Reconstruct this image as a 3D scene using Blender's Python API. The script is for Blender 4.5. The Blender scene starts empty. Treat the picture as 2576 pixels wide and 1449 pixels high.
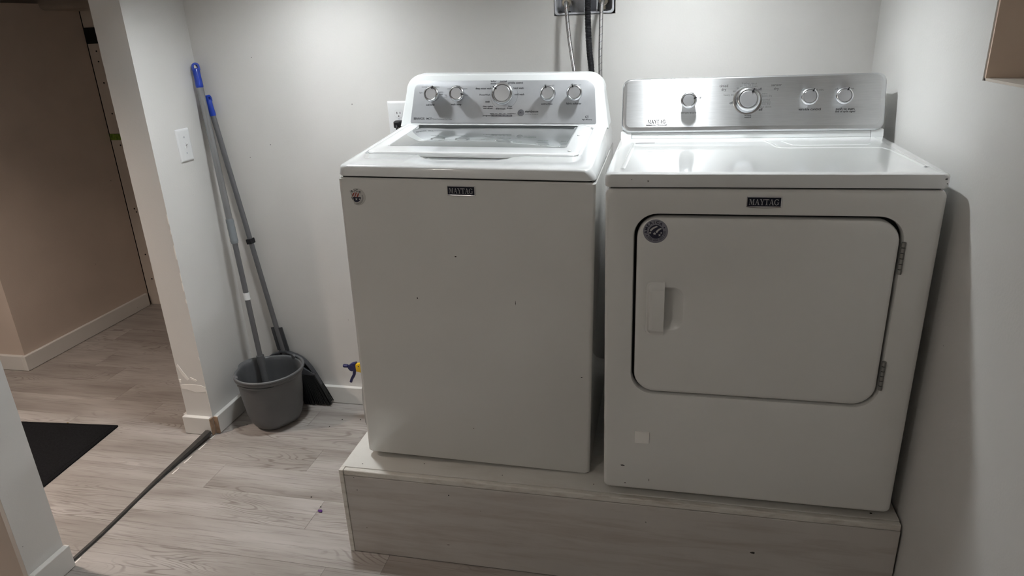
import bpy, bmesh, math, random
from mathutils import Vector, Matrix
random.seed(7)
PI = math.pi
S = bpy.context.scene
COL = S.collection

# ------------------------------------------------------------------ camera, world, lights, exposure
def make_camera():
    pos = Vector((0.14039, -1.62475, 1.54395))
    r = Vector((0.97651521, 0.21134508, -0.04184854))
    u = Vector((-0.03641377, 0.35334599, 0.93478375))
    f = Vector((-0.21234896, 0.91130668, -0.3527436))
    cam = bpy.data.cameras.new('camera')
    cam.sensor_width = 36.0
    cam.lens = 1733.13 / 2576 * 36.0
    cam.clip_start = 0.02
    o = bpy.data.objects.new('camera', cam)
    COL.objects.link(o)
    m = Matrix((r, u, -f)).transposed().to_4x4()
    m.translation = pos
    o.matrix_world = m
    S.camera = o
make_camera()

world = bpy.data.worlds.new('world'); S.world = world
world.use_nodes = True
world.node_tree.nodes['Background'].inputs[0].default_value = (0.6, 0.65, 0.75, 1)
world.node_tree.nodes['Background'].inputs[1].default_value = 0.02

# lamps: three hanging box lights and an added, unseen fill box (their glowing diffusers are built with the lamps below)
LAMP_A = (-1.05, 0.42, 2.00)      # over the broom corner
LAMP_B = (0.17, 0.42, 2.00)       # over the gap between the machines
LAMP_H = (-2.50, -0.15, 1.95)     # hallway
FILL_R = (-1.05, -1.90, 2.03)     # added fill light behind the camera, brightens the machine fronts
GLOW_A, GLOW_B, GLOW_H, FILL_GLOW = 360.0, 335.0, 900.0, 95.0
SKIRT = .049                      # depth of the shades around the laundry lamps
COOL = (0.95, 0.99, 1.0)
WARM = (1.0, 0.84, 0.72)
SOFT = (1.0, 0.94, 0.86)

vs = S.view_settings
vs.view_transform = 'Standard'
try: vs.look = 'None'
except Exception: pass
vs.exposure = 0.26
vs.gamma = 1.0
vs.use_curve_mapping = False

# ------------------------------------------------------------------ geometry helpers
def link(name, me, mat, parent=None, smooth=False, kind=None):
    o = bpy.data.objects.new(name, me); COL.objects.link(o)
    if mat is not None and not me.materials: me.materials.append(mat)
    if parent is not None: o.parent = parent
    if kind: o['kind'] = kind
    if smooth:
        for p in me.polygons: p.use_smooth = True
        try: me.set_sharp_from_angle(angle=math.radians(smooth if smooth is not True else 38))
        except Exception: pass
    return o
def mesh(verts, faces):
    me = bpy.data.meshes.new('mesh'); me.from_pydata([tuple(v) for v in verts], [], faces); me.update()
    return me
def fix(me):
    bm = bmesh.new(); bm.from_mesh(me)
    bmesh.ops.remove_doubles(bm, verts=bm.verts, dist=1e-6)
    bmesh.ops.recalc_face_normals(bm, faces=bm.faces)
    bm.to_mesh(me); bm.free(); me.update(); return me
class MB:
    """collects shapes for ONE mesh"""
    def __init__(s): s.v = []; s.f = []
    def add(s, v, f):
        b = len(s.v); s.v += [tuple(p) for p in v]; s.f += [[i + b for i in q] for q in f]; return s
    def box(s, x0, x1, y0, y1, z0, z1, M=None):
        v = [Vector(p) for p in ((x0,y0,z0),(x1,y0,z0),(x1,y1,z0),(x0,y1,z0),(x0,y0,z1),(x1,y0,z1),(x1,y1,z1),(x0,y1,z1))]
        if M is not None: v = [M @ p for p in v]
        return s.add(v, [(0,3,2,1),(4,5,6,7),(0,1,5,4),(1,2,6,5),(2,3,7,6),(3,0,4,7)])
    def loft(s, rings, cap0=True, cap1=True, closed=True):
        n = len(rings[0]); v = [p for r in rings for p in r]; f = []
        for i in range(len(rings) - 1):
            for j in range(n if closed else n - 1):
                k = (j + 1) % n
                f.append((i*n+j, i*n+k, (i+1)*n+k, (i+1)*n+j))
        if cap0: f.append(tuple(range(n))[::-1])
        if cap1: f.append(tuple((len(rings)-1)*n + j for j in range(n)))
        return s.add(v, f)
    def lathe(s, prof, M=None, n=32, cap0=True, cap1=True):
        rings = []
        for r, h in prof:
            ring = [Vector((r*math.cos(2*PI*j/n), r*math.sin(2*PI*j/n), h)) for j in range(n)]
            if M is not None: ring = [M @ p for p in ring]
            rings.append(ring)
        return s.loft(rings, cap0, cap1)
    def build(s, name, mat, parent=None, smooth=False, bevel=0, seg=2, kind=None, uvs=None):
        me = mesh(s.v, s.f); fix(me)
        if bevel:
            bm = bmesh.new(); bm.from_mesh(me)
            ed = [e for e in bm.edges if len(e.link_faces) == 2 and e.calc_face_angle(0) > 0.6]
            bmesh.ops.bevel(bm, geom=ed, offset=bevel, segments=seg, affect='EDGES', profile=0.5, clamp_overlap=True)
            bm.to_mesh(me); bm.free(); me.update()
        return link(name, me, mat, parent, smooth, kind)
def rr(cx, cy, hw, hh, r, n=6):
    """rounded rectangle, counter-clockwise 2D points; always 4*(n+1)"""
    out = []
    for sx, sy, a0 in ((1,1,0), (-1,1,90), (-1,-1,180), (1,-1,270)):
        for i in range(n + 1):
            a = math.radians(a0 + 90*i/n)
            out.append((cx + sx*(hw - r) + r*math.cos(a), cy + sy*(hh - r) + r*math.sin(a)))
    return out
def tube_mesh(name, pts, rad, mat, parent=None, n=12, smooth=True, cap=True):
    """pts: list of points, rad: number or function(i, length along) ; gives UV (around, length in metres)"""
    pts = [Vector(p) for p in pts]; L = [0]
    for i in range(1, len(pts)): L.append(L[-1] + (pts[i] - pts[i-1]).length)
    T = []
    for i in range(len(pts)):
        a = pts[max(0, i-1)]; b = pts[min(len(pts)-1, i+1)]; T.append((b - a).normalized())
    ref = Vector((0, 1, 0)) if abs(T[0].y) < 0.8 else Vector((1, 0, 0))
    v = []; f = []; uv = []
    for i, p in enumerate(pts):
        s = T[i].cross(ref).normalized(); w = s.cross(T[i]).normalized(); ref = w
        r = rad(i, L[i]) if callable(rad) else rad
        for j in range(n):
            a = 2*PI*j/n; v.append(p + (s*math.cos(a) + w*math.sin(a))*r)
    for i in range(len(pts) - 1):
        for j in range(n):
            k = (j+1) % n; f.append((i*n+j, i*n+k, (i+1)*n+k, (i+1)*n+j))
            uv += [(j/n, L[i]), ((j+1)/n, L[i]), ((j+1)/n, L[i+1]), (j/n, L[i+1])]
    if cap:
        f.append(tuple(range(n))[::-1]); f.append(tuple((len(pts)-1)*n+j for j in range(n)))
        uv += [(0, 0)]*(2*n)
    me = mesh(v, f); ul = me.uv_layers.new(name='UVMap')
    for i, q in enumerate(uv): ul.data[i].uv = q
    return link(name, me, mat, parent, smooth)
def smooth_path(ctrl, n=40):
    """Catmull-Rom through control points"""
    c = [Vector(p) for p in ctrl]; c = [2*c[0]-c[1]] + c + [2*c[-1]-c[-2]]; out = []
    m = len(c) - 3
    for i in range(m*n + 1):
        t = i/n; k = min(int(t), m-1); t -= k
        a, b, d, e = c[k:k+4]
        out.append(0.5*((2*b) + (d-a)*t + (2*a-5*b+4*d-e)*t*t + (3*b-a-3*d+e)*t**3))
    return out
def axis_matrix(p, d, up=(0, 0, 1)):
    d = Vector(d).normalized(); q = d.to_track_quat('Z', 'Y').to_matrix().to_4x4(); q.translation = Vector(p); return q
def thing(name, label, cat, loc=(0,0,0), rot=(0,0,0), group=None):
    o = bpy.data.objects.new(name, None); COL.objects.link(o); o.empty_display_size = 0.05
    o.location = loc; o.rotation_euler = rot; o['label'] = label; o['category'] = cat
    if group: o['group'] = group
    return o
def tag(o, label, cat, group=None):
    o['label'] = label; o['category'] = cat
    if group: o['group'] = group
    return o
def structure(o, label=None):
    o['kind'] = 'structure'
    if label: o['label'] = label
    return o

# ------------------------------------------------------------------ materials
def newmat(name):
    m = bpy.data.materials.new(name); m.use_nodes = True
    nt = m.node_tree; b = nt.nodes['Principled BSDF']; return m, nt, b
def N(nt, t, **kw):
    n = nt.nodes.new(t)
    for k, v in kw.items(): setattr(n, k, v)
    return n
def setin(n, **kw):
    for k, v in kw.items(): n.inputs[k].default_value = v
def vecscale(nt, src, sc):
    m = N(nt, 'ShaderNodeVectorMath', operation='MULTIPLY'); nt.links.new(src, m.inputs[0]); m.inputs[1].default_value = sc
    return m.outputs[0]
def noise(nt, vec, scale, detail=4, rough=0.55, dist=0.0):
    n = N(nt, 'ShaderNodeTexNoise'); n.inputs['Scale'].default_value = scale; n.inputs['Detail'].default_value = detail
    n.inputs['Roughness'].default_value = rough; n.inputs['Distortion'].default_value = dist
    if vec is not None: nt.links.new(vec, n.inputs['Vector'])
    return n.outputs['Fac']
def ramp(nt, fac, stops):
    r = N(nt, 'ShaderNodeValToRGB'); e = r.color_ramp.elements
    while len(e) > 1: e.remove(e[-1])
    e[0].position = stops[0][0]; e[0].color = (*stops[0][1], 1)
    for p, c in stops[1:]:
        q = e.new(p); q.color = (*c, 1)
    nt.links.new(fac, r.inputs[0]); return r.outputs[0]
def mix(nt, fac, a, b, mode='MIX'):
    m = N(nt, 'ShaderNodeMix', data_type='RGBA', blend_type=mode)
    for s, v in ((m.inputs[0], fac), (m.inputs[6], a), (m.inputs[7], b)):
        if hasattr(v, 'is_output') or hasattr(v, 'links'): nt.links.new(v, s)
        elif isinstance(v, (int, float)): s.default_value = v
        else: s.default_value = (*v, 1) if len(v) == 3 else v
    return m.outputs[2]
def math_(nt, op, a, b=None, clamp=False):
    m = N(nt, 'ShaderNodeMath', operation=op, use_clamp=clamp)
    for i, v in enumerate((a, b)):
        if v is None: continue
        if hasattr(v, 'links'): nt.links.new(v, m.inputs[i])
        else: m.inputs[i].default_value = v
    return m.outputs[0]
def bump(nt, b, h, strength, dist=0.001):
    n = N(nt, 'ShaderNodeBump'); n.inputs['Strength'].default_value = strength; n.inputs['Distance'].default_value = dist
    nt.links.new(h, n.inputs['Height']); nt.links.new(n.outputs[0], b.inputs['Normal'])
def objco(nt): return N(nt, 'ShaderNodeTexCoord').outputs['Object']
def pos(nt): return N(nt, 'ShaderNodeNewGeometry').outputs['Position']
def plain(name, col, rough=0.5, metal=0.0, spec=0.5, coat=0.0, var=0.04, scale=12, trans=0.0, bmp=0.0, bscale=300):
    m, nt, b = newmat(name)
    co = objco(nt); f = noise(nt, co, scale)
    lo = tuple(c*(1-var) for c in col); hi = tuple(min(1, c*(1+var)) for c in col)
    nt.links.new(ramp(nt, f, [(0.3, lo), (0.7, hi)]), b.inputs['Base Color'])
    setin(b, Roughness=rough, Metallic=metal); b.inputs['Specular IOR Level'].default_value = spec
    b.inputs['Coat Weight'].default_value = coat; b.inputs['Coat Roughness'].default_value = 0.04
    b.inputs['Transmission Weight'].default_value = trans
    if bmp: bump(nt, b, noise(nt, co, bscale, 2), bmp, 0.0006)
    return m
def spots(nt, co, pts, base, col, soft=0.25):
    """dark chips / nicks of given centres and radii (x,y,z,rx,rz) on a surface"""
    out = base
    fz = noise(nt, co, 260, 2)
    for (x, y, z, rx, rz) in pts:
        sub = N(nt, 'ShaderNodeVectorMath', operation='SUBTRACT'); nt.links.new(co, sub.inputs[0]); sub.inputs[1].default_value = (x, y, z)
        sc = N(nt, 'ShaderNodeVectorMath', operation='MULTIPLY'); nt.links.new(sub.outputs[0], sc.inputs[0]); rx, rz = rx*.62, rz*.62; sc.inputs[1].default_value = (1/rx, 1/max(rx, rz), 1/rz)
        ln = N(nt, 'ShaderNodeVectorMath', operation='LENGTH'); nt.links.new(sc.outputs[0], ln.inputs[0])
        d = math_(nt, 'ADD', ln.outputs['Value'], math_(nt, 'MULTIPLY', math_(nt, 'SUBTRACT', fz, 0.5), 1.6))
        k = math_(nt, 'LESS_THAN', d, 1.0)
        out = mix(nt, k, out, col)
    return out
def paint(name, col, scuff=(), rough=0.55, peel=0.25, var=0.03):
    m, nt, b = newmat(name); co = pos(nt)
    f = noise(nt, co, 2.2, 3)
    c = ramp(nt, f, [(0.3, tuple(x*(1-var) for x in col)), (0.7, tuple(min(1, x*(1+var)) for x in col))])
    sp = noise(nt, co, 38, 2)
    c = mix(nt, math_(nt, 'GREATER_THAN', sp, 0.80), c, tuple(x*0.45 for x in col))
    if scuff: c = spots(nt, co, scuff, c, tuple(x*0.25 for x in col))
    nt.links.new(c, b.inputs['Base Color'])
    setin(b, Roughness=rough); b.inputs['Specular IOR Level'].default_value = 0.35
    bump(nt, b, noise(nt, co, 160, 3), peel, 0.0012)
    return m
def enamel(name, col, chips=(), rough=0.22, coat=0.6):
    m, nt, b = newmat(name); co = objco(nt)
    f = noise(nt, co, 5, 3)
    c = ramp(nt, f, [(0.3, tuple(x*0.975 for x in col)), (0.7, col)])
    if chips: c = spots(nt, co, chips, c, (0.03, 0.028, 0.025))
    nt.links.new(c, b.inputs['Base Color'])
    setin(b, Roughness=rough); b.inputs['Specular IOR Level'].default_value = 0.5
    b.inputs['Coat Weight'].default_value = coat; b.inputs['Coat Roughness'].default_value = 0.03
    bump(nt, b, noise(nt, co, 420, 2), 0.10, 0.0004)
    return m
M = {}
WALLC = (0.64, 0.625, 0.61)
M['wall'] = paint('wall_paint', WALLC, scuff=[(-1.03, .87, 1.30, .004, .003), (-1.42, .87, 1.48, .003, .004), (-1.40, .87, 1.15, .004, .0025), (-1.50, .87, 1.10, .003, .003), (-.98, .87, .93, .003, .003)])
M['wall_side'] = paint('side_wall_paint', (0.70, 0.69, 0.675))
M['taupe'] = paint('taupe_paint', (0.60, 0.515, 0.45), peel=0.35, rough=0.7, var=0.06)
M['drywall'] = paint('bare_drywall', (0.62, 0.56, 0.50), rough=0.8, var=0.06)
M['ceil'] = paint('ceiling_paint', (0.84, 0.83, 0.81), rough=0.8)
M['darkceil'] = paint('raw_ceiling', (0.12, 0.10, 0.085), rough=0.9, var=0.15)
M['beam'] = paint('old_beam_paint', (0.30, 0.26, 0.22), rough=0.8, var=0.2)
M['base'] = paint('baseboard_paint', (0.72, 0.71, 0.69), rough=0.4, peel=0.08)
M['mdf'] = plain('raw_fibreboard', (0.32, 0.22, 0.15), 0.9, var=0.25, scale=60)
M['tan'] = paint('tan_jamb', (0.84, 0.67, 0.54), rough=0.75, var=0.08)
M['white_plastic'] = plain('white_plastic', (0.78, 0.79, 0.80), 0.3, var=0.02)
M['box_plastic'] = plain('grey_white_plastic', (0.55, 0.56, 0.60), 0.35, var=0.03)
M['black'] = plain('black_plastic', (0.006, 0.006, 0.008), 0.5, spec=0.3)
M['void'] = plain('dark_gap', (0.006, 0.006, 0.006), 0.9)
M['ink'] = plain('print_ink', (0.035, 0.037, 0.042), 0.6)
M['ink_soft'] = plain('grey_print_ink', (0.16, 0.165, 0.17), 0.6)
M['silver_ink'] = plain('silver_print', (0.36, 0.36, 0.37), 0.45)
M['washer_white'] = enamel('washer_enamel', (0.74, 0.735, 0.715), chips=[(-.028, 0, .655, .004, .003), (-.145, 0, .527, .003, .004), (.135, 0, .53, .0012, .010), (-.343, 0, .75, .003, .004), (-.0, 0, .12, .003, .002), (.318, 0, .318, .004, .002)])
M['dryer_white'] = enamel('dryer_enamel', (0.73, 0.725, 0.705), chips=[(.052, 0, .075, .010, .003), (.06, 0, .018, .004, .002), (.125, 0, .035, .0012, .008)])
M['dryer_top'] = enamel('dryer_top_enamel', (0.72, 0.73, 0.73), chips=[(.062, .0, .872, .002, .002), (.10, 0, .868, .002, .003), (.728, 0, .874, .004, .003), (.732, 0, .864, .003, .004)], rough=0.12, coat=1.0)
M['top_white'] = enamel('washer_top_enamel', (0.82, 0.835, 0.84), rough=0.15, coat=0.9)
M['console_white'] = enamel('console_plastic', (0.78, 0.805, 0.81), rough=0.3, coat=0.2)
M['panel_grey'] = plain('silver_panel_paint', (0.42, 0.43, 0.45), 0.38, metal=0.35, var=0.03, scale=30, bmp=0.06, bscale=900)
M['knob'] = plain('satin_chrome', (0.62, 0.63, 0.65), 0.22, metal=1.0, var=0.03)
M['knob_face'] = plain('satin_knob_face', (0.50, 0.51, 0.53), 0.36, metal=0.8, var=0.03)
M['chrome'] = plain('chrome', (0.62, 0.62, 0.63), 0.18, metal=1.0)
M['badge'] = plain('navy_black_badge', (0.010, 0.011, 0.022), 0.55, spec=0.2)
M['hinge'] = plain('hinge_metal', (0.30, 0.30, 0.29), 0.4, metal=0.9)
M['brass'] = plain('nickel_brass', (0.50, 0.45, 0.38), 0.3, metal=1.0)
M['pole'] = plain('grey_painted_steel', (0.15, 0.152, 0.16), 0.32, metal=0.35, coat=0.2)
M['pole_light'] = plain('silver_painted_steel', (0.27, 0.275, 0.285), 0.3, metal=0.6, coat=0.2)
M['grip'] = plain('grey_rubber_grip', (0.20, 0.22, 0.24), 0.5)
M['blue'] = plain('blue_plastic', (0.008, 0.038, 0.32), 0.35)
M['bucket'] = plain('grey_bucket_plastic', (0.105, 0.108, 0.113), 0.42, var=0.08, bmp=0.08)
M['pan'] = plain('charcoal_dustpan_plastic', (0.05, 0.052, 0.058), 0.4)
M['bristle'] = plain('black_bristle', (0.012, 0.012, 0.013), 0.6)
M['navy'] = plain('navy_plastic', (0.012, 0.014, 0.085), 0.3)
M['yellow'] = plain('yellow_plastic', (0.80, 0.50, 0.015), 0.35)
M['mat_rubber'] = plain('black_mat_fibre', (0.008, 0.008, 0.009), 0.95, var=0.4, scale=160, bmp=0.8, bscale=500, spec=0.1)
M['strip'] = plain('dark_vinyl_strip', (0.04, 0.037, 0.034), 0.6, var=0.3, scale=40)
M['purple'] = plain('purple_foil', (0.12, 0.04, 0.22), 0.3, metal=0.3)
M['twig'] = plain('dry_twig', (0.22, 0.15, 0.03), 0.8)
M['speck'] = plain('dark_speck', (0.02, 0.018, 0.015), 0.9)
M['chip'] = plain('peeled_paint', (0.88, 0.86, 0.83), 0.6)
M['green'] = plain('green_foam', (0.16, 0.26, 0.03), 0.8, var=0.5, scale=80)
M['red'] = plain('red_print', (0.30, 0.045, 0.03), 0.5)
M['sticker'] = plain('clear_sticker', (0.55, 0.54, 0.52), 0.3, var=0.02)
M['foil'] = plain('dark_foil_sticker', (0.27, 0.27, 0.31), 0.30, metal=0.75)
M['navy_ink'] = plain('navy_ink', (0.008, 0.008, 0.03), 0.5)
M['lamp'] = None

def floor_mat():
    m, nt, b = newmat('vinyl_plank'); p = pos(nt)
    oi = N(nt, 'ShaderNodeObjectInfo'); rnd = oi.outputs['Random']
    off = N(nt, 'ShaderNodeCombineXYZ')
    nt.links.new(math_(nt, 'MULTIPLY', rnd, 37.0), off.inputs[0]); nt.links.new(math_(nt, 'MULTIPLY', rnd, 91.0), off.inputs[1]); nt.links.new(math_(nt, 'MULTIPLY', rnd, 11.0), off.inputs[2])
    a = N(nt, 'ShaderNodeVectorMath', operation='ADD'); nt.links.new(p, a.inputs[0]); nt.links.new(off.outputs[0], a.inputs[1]); q = a.outputs[0]
    broad = noise(nt, vecscale(nt, q, (1.6, 9, 1)), 1.0, 3)
    cath = noise(nt, vecscale(nt, q, (1.5, 8.0, 1)), 1.0, 2, 0.45, 0.35)
    rings = math_(nt, 'SINE', math_(nt, 'MULTIPLY', cath, 190.0))
    fine = noise(nt, vecscale(nt, q, (5, 150, 1)), 1.0, 6, 0.68)
    col = ramp(nt, broad, [(0.28, (0.25, 0.222, 0.205)), (0.5, (0.365, 0.338, 0.318)), (0.72, (0.48, 0.455, 0.438))])
    patch = ramp(nt, noise(nt, vecscale(nt, q, (3.0, 6.0, 1)), 1.0, 2), [(0.50, (0, 0, 0)), (0.64, (1, 1, 1))])
    rf = ramp(nt, rings, [(0.35, (0, 0, 0)), (1.0, (1, 1, 1))])
    rf2 = math_(nt, 'MULTIPLY', math_(nt, 'MULTIPLY', rf, patch), 0.60)
    col = mix(nt, rf2, col, (0.135, 0.11, 0.095))
    ff = ramp(nt, fine, [(0.52, (0, 0, 0)), (0.72, (1, 1, 1))])
    col = mix(nt, math_(nt, 'MULTIPLY', ff, 0.70), col, (0.15, 0.127, 0.114))
    ton = ramp(nt, rnd, [(0.0, (0.92, 0.91, 0.90)), (1.0, (1.0, 1.0, 1.0))])
    col = mix(nt, 1.0, col, ton, 'MULTIPLY')
    nt.links.new(col, b.inputs['Base Color'])
    setin(b, Roughness=0.42); b.inputs['Specular IOR Level'].default_value = 0.4
    bump(nt, b, fine, 0.25, 0.0008)
    return m
M['plank'] = floor_mat()

def brushed_mat():
    m, nt, b = newmat('brushed_steel'); co = objco(nt)
    s1 = noise(nt, vecscale(nt, co, (6, 900, 900)), 1.0, 3)
    s2 = noise(nt, vecscale(nt, co, (25, 380, 380)), 1.0, 2)
    f = math_(nt, 'ADD', math_(nt, 'MULTIPLY', s1, 0.5), math_(nt, 'MULTIPLY', s2, 0.5))
    nt.links.new(ramp(nt, f, [(0.3, (0.60, 0.605, 0.615)), (0.7, (0.70, 0.705, 0.715))]), b.inputs['Base Color'])
    setin(b, Metallic=1.0, Roughness=0.42); b.inputs['Anisotropic'].default_value = 0.95; b.inputs['Anisotropic Rotation'].default_value = 0.25
    t = N(nt, 'ShaderNodeTangent'); t.direction_type = 'UV_MAP'; t.uv_map = 'UVMap'
    nt.links.new(t.outputs[0], b.inputs['Tangent'])
    bump(nt, b, f, 0.05, 0.0003)
    return m
M['brushed'] = brushed_mat()

def glass_mat(name, tint, rough=0.0):
    m, nt, b = newmat(name)
    f = noise(nt, objco(nt), 6, 2)
    nt.links.new(ramp(nt, f, [(0.3, tuple(c*0.98 for c in tint)), (0.7, tint)]), b.inputs['Base Color'])
    setin(b, Roughness=rough, IOR=1.5); b.inputs['Transmission Weight'].default_value = 1.0
    return m
M['lid_glass'] = plain('smoked_lid_glass', (0.20, 0.215, 0.215), 0.02, spec=1.0, coat=1.0, var=0.02)
M['bottle'] = plain('translucent_bottle_plastic', (0.62, 0.62, 0.60), 0.25, trans=0.45)
M['window_glass'] = glass_mat('window_glass', (0.9, 0.95, 0.95))

def hose_mat(name, tracer):
    m, nt, b = newmat(name)
    uv = N(nt, 'ShaderNodeUVMap'); uv.uv_map = 'UVMap'
    sx = N(nt, 'ShaderNodeSeparateXYZ'); nt.links.new(uv.outputs[0], sx.inputs[0]); u, v = sx.outputs[0], sx.outputs[1]
    w1 = math_(nt, 'SINE', math_(nt, 'ADD', math_(nt, 'MULTIPLY', u, 2*PI*8), math_(nt, 'MULTIPLY', v, 2600.0)))
    w2 = math_(nt, 'SINE', math_(nt, 'SUBTRACT', math_(nt, 'MULTIPLY', u, 2*PI*8), math_(nt, 'MULTIPLY', v, 2600.0)))
    br = math_(nt, 'MULTIPLY', w1, w2)
    col = ramp(nt, math_(nt, 'ADD', math_(nt, 'MULTIPLY', br, 0.5), 0.5), [(0.2, (0.13, 0.127, 0.125)), (0.8, (0.52, 0.51, 0.50))])
    ph = math_(nt, 'FRACT', math_(nt, 'ADD', u, math_(nt, 'MULTIPLY', v, 44.0)))
    col = mix(nt, math_(nt, 'LESS_THAN', ph, 0.05), col, tracer)
    nt.links.new(col, b.inputs['Base Color'])
    setin(b, Metallic=0.75, Roughness=0.32)
    bump(nt, b, br, 0.35, 0.0006)
    return m
M['hose_hot'] = hose_mat('braided_hose_red_tracer', (0.10, 0.025, 0.02))
M['hose_cold'] = hose_mat('braided_hose_blue_tracer', (0.01, 0.014, 0.04))

def worn_mat(name, col, wear, amt, stretch=(3, 30, 30), chips=()):
    m, nt, b = newmat(name); co = pos(nt)
    g = noise(nt, vecscale(nt, co, stretch), 1.0, 5, 0.65, 0.4)
    c = ramp(nt, noise(nt, co, 3.0, 4), [(0.3, tuple(x*0.86 for x in col)), (0.7, col)])
    k = ramp(nt, g, [(0.46, (0, 0, 0)), (0.75, (1, 1, 1))])
    c = mix(nt, math_(nt, 'MULTIPLY', k, amt), c, wear)
    if chips: c = spots(nt, co, chips, c, (0.03, 0.025, 0.02))
    nt.links.new(c, b.inputs['Base Color']); setin(b, Roughness=0.55)
    bump(nt, b, noise(nt, vecscale(nt, co, (6, 90, 90)), 1.0, 4, 0.6), 0.22, 0.0015)
    return m
M['ply_front'] = worn_mat('worn_painted_plywood', (0.60, 0.565, 0.535), (0.38, 0.325, 0.285), 0.7,
    chips=[(-.755, -.02, .285, .003, .003), (-.75, -.02, .24, .0035, .004), (-.735, -.02, .10, .003, .003), (-.455, -.02, .255, .004, .003), (-.36, -.02, .21, .003, .002), (.12, -.02, .235, .004, .003), (.41, -.02, .17, .011, .006), (-.47, -.02, .07, .008, .002)])
M['ply_top'] = worn_mat('worn_white_platform_paint', (0.72, 0.70, 0.66), (0.40, 0.33, 0.26), 0.35, (5, 14, 5),
    chips=[(-.55, .05, .309, .003, .003), (-.30, .03, .309, .003, .003), (-.03, .03, .309, .003, .002), (.70, .02, .309, .005, .004), (-.74, .02, .309, .003, .003)])
M['ply_edge'] = worn_mat('chipped_platform_edge', (0.74, 0.71, 0.66), (0.22, 0.14, 0.08), 0.45, (14, 60, 60))

# ------------------------------------------------------------------ lettering helpers
def text_obj(name, s, size, mat, parent, Mx, align='CENTER', bold=False, space=1.0, thick=0.00015):
    cu = bpy.data.curves.new('text', 'FONT'); cu.body = s; cu.size = size; cu.align_x = align; cu.align_y = 'CENTER'
    cu.space_character = space; cu.extrude = thick; cu.resolution_u = 2
    if bold: cu.offset = size*0.022
    t = bpy.data.objects.new('text', cu); COL.objects.link(t)
    bpy.context.view_layer.update()
    me = bpy.data.meshes.new_from_object(t)
    bpy.data.objects.remove(t); bpy.data.curves.remove(cu)
    me.transform(Mx); me.materials.clear()
    return link(name, me, mat, parent)
SER = {
 'M': (1.14, [[(.02,.94),(.34,.94),(.34,1),(.02,1)],[(.0,0),(.28,0),(.28,.06),(0,.06)],[(.11,.03),(.17,.03),(.17,.97),(.11,.97)],[(.13,1),(.35,1),(.63,.22),(.55,0)],[(.55,0),(.63,.2),(.90,1),(.83,1)],[(.83,.03),(1.01,.03),(1.01,.97),(.83,.97)],[(.72,0),(1.12,0),(1.12,.06),(.72,.06)],[(.85,.94),(1.12,.94),(1.12,1),(.85,1)]]),
 'A': (0.98, [[(.08,.02),(.15,.02),(.48,.86),(.44,.98)],[(.40,1),(.56,1),(.90,.02),(.69,.02)],[(.22,.32),(.72,.32),(.72,.39),(.22,.39)],[(0,0),(.28,0),(.28,.06),(0,.06)],[(.58,0),(1.0,0),(1.0,.06),(.58,.06)]]),
 'Y': (0.92, [[(.05,.97),(.27,.97),(.56,.46),(.40,.44)],[(.74,.97),(.82,.97),(.56,.44),(.48,.44)],[(.39,.02),(.57,.02),(.57,.48),(.39,.48)],[(-.02,.94),(.38,.94),(.38,1),(-.02,1)],[(.62,.94),(.94,.94),(.94,1),(.62,1)],[(.26,0),(.70,0),(.70,.06),(.26,.06)]]),
 'T': (0.90, [[(0,.93),(.88,.93),(.88,1),(0,1)],[(.35,.02),(.53,.02),(.53,.95),(.35,.95)],[(0,.72),(.06,.72),(.10,.95),(0,.95)],[(.82,.72),(.88,.72),(.88,.95),(.78,.95)],[(.22,0),(.66,0),(.66,.06),(.22,.06)]]),
 'G': (1.02, [[(.72,.06),(.90,.06),(.90,.42),(.72,.42)],[(.58,.38),(1.0,.38),(1.0,.44),(.58,.44)],[(.80,.70),(.87,.70),(.87,1.0),(.83,1.0)]]),
}
def g_arc():
    out = []
    for i in range(14):
        a0 = math.radians(38 + 285*i/14); a1 = math.radians(38 + 285*(i+1)/14)
        def p(a, k):
            ti = 0.30 if k else 0.5; tj = 0.44 if k else 0.515
            return (.48 + ti*math.cos(a) - (0.0 if k else 0), .5 + tj*math.sin(a))
        out.append([p(a0,0), p(a1,0), p(a1,1), p(a0,1)])
    return out
SER['G'] = (SER['G'][0], SER['G'][1] + g_arc())
def serif_word(name, word, width, height, mat, parent, P, thick=0.0003):
    """P(u, v, h) maps print coordinates to parent space; centred"""
    adv = [SER[c][0] for c in word]; tot = sum(adv) + 0.04*(len(word)-1)
    k = width/tot; mb = MB(); x = -width/2; li = 0
    for c, a in zip(word, adv):
        for poly in SER[c][1]:
            li += 1
            vs_ = [P(x + px*k, (py-0.5)*height, thick + li*2e-6) for px, py in poly]
            vb = [P(x + px*k, (py-0.5)*height, 0) for px, py in poly]
            n = len(poly)
            mb.add(vs_ + vb, [tuple(range(n))] + [(j, (j+1) % n, n+(j+1) % n, n+j) for j in range(n)])
        x += (a + 0.04)*k
    return link(name, mesh(mb.v, mb.f), mat, parent)

# ------------------------------------------------------------------ room constants (metres)
X0, XR, YB = -1.6694, 0.7703, 0.8705      # left wall face, right wall face, back wall face
YS, SW = 0.5398, 0.1216                   # end of the stub wall, its thickness
YP0, YP1 = -0.363, -0.2343                # the post on the near side of the opening
HX, HY0, HY1 = -3.0343, 0.9417, 1.8299    # hallway wall
BT, BH = 0.0200, 0.0822                   # baseboard
CZ = 2.12                                 # ceiling
PH = 0.309                                # platform top
YR = -2.5                                 # wall behind the camera

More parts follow.
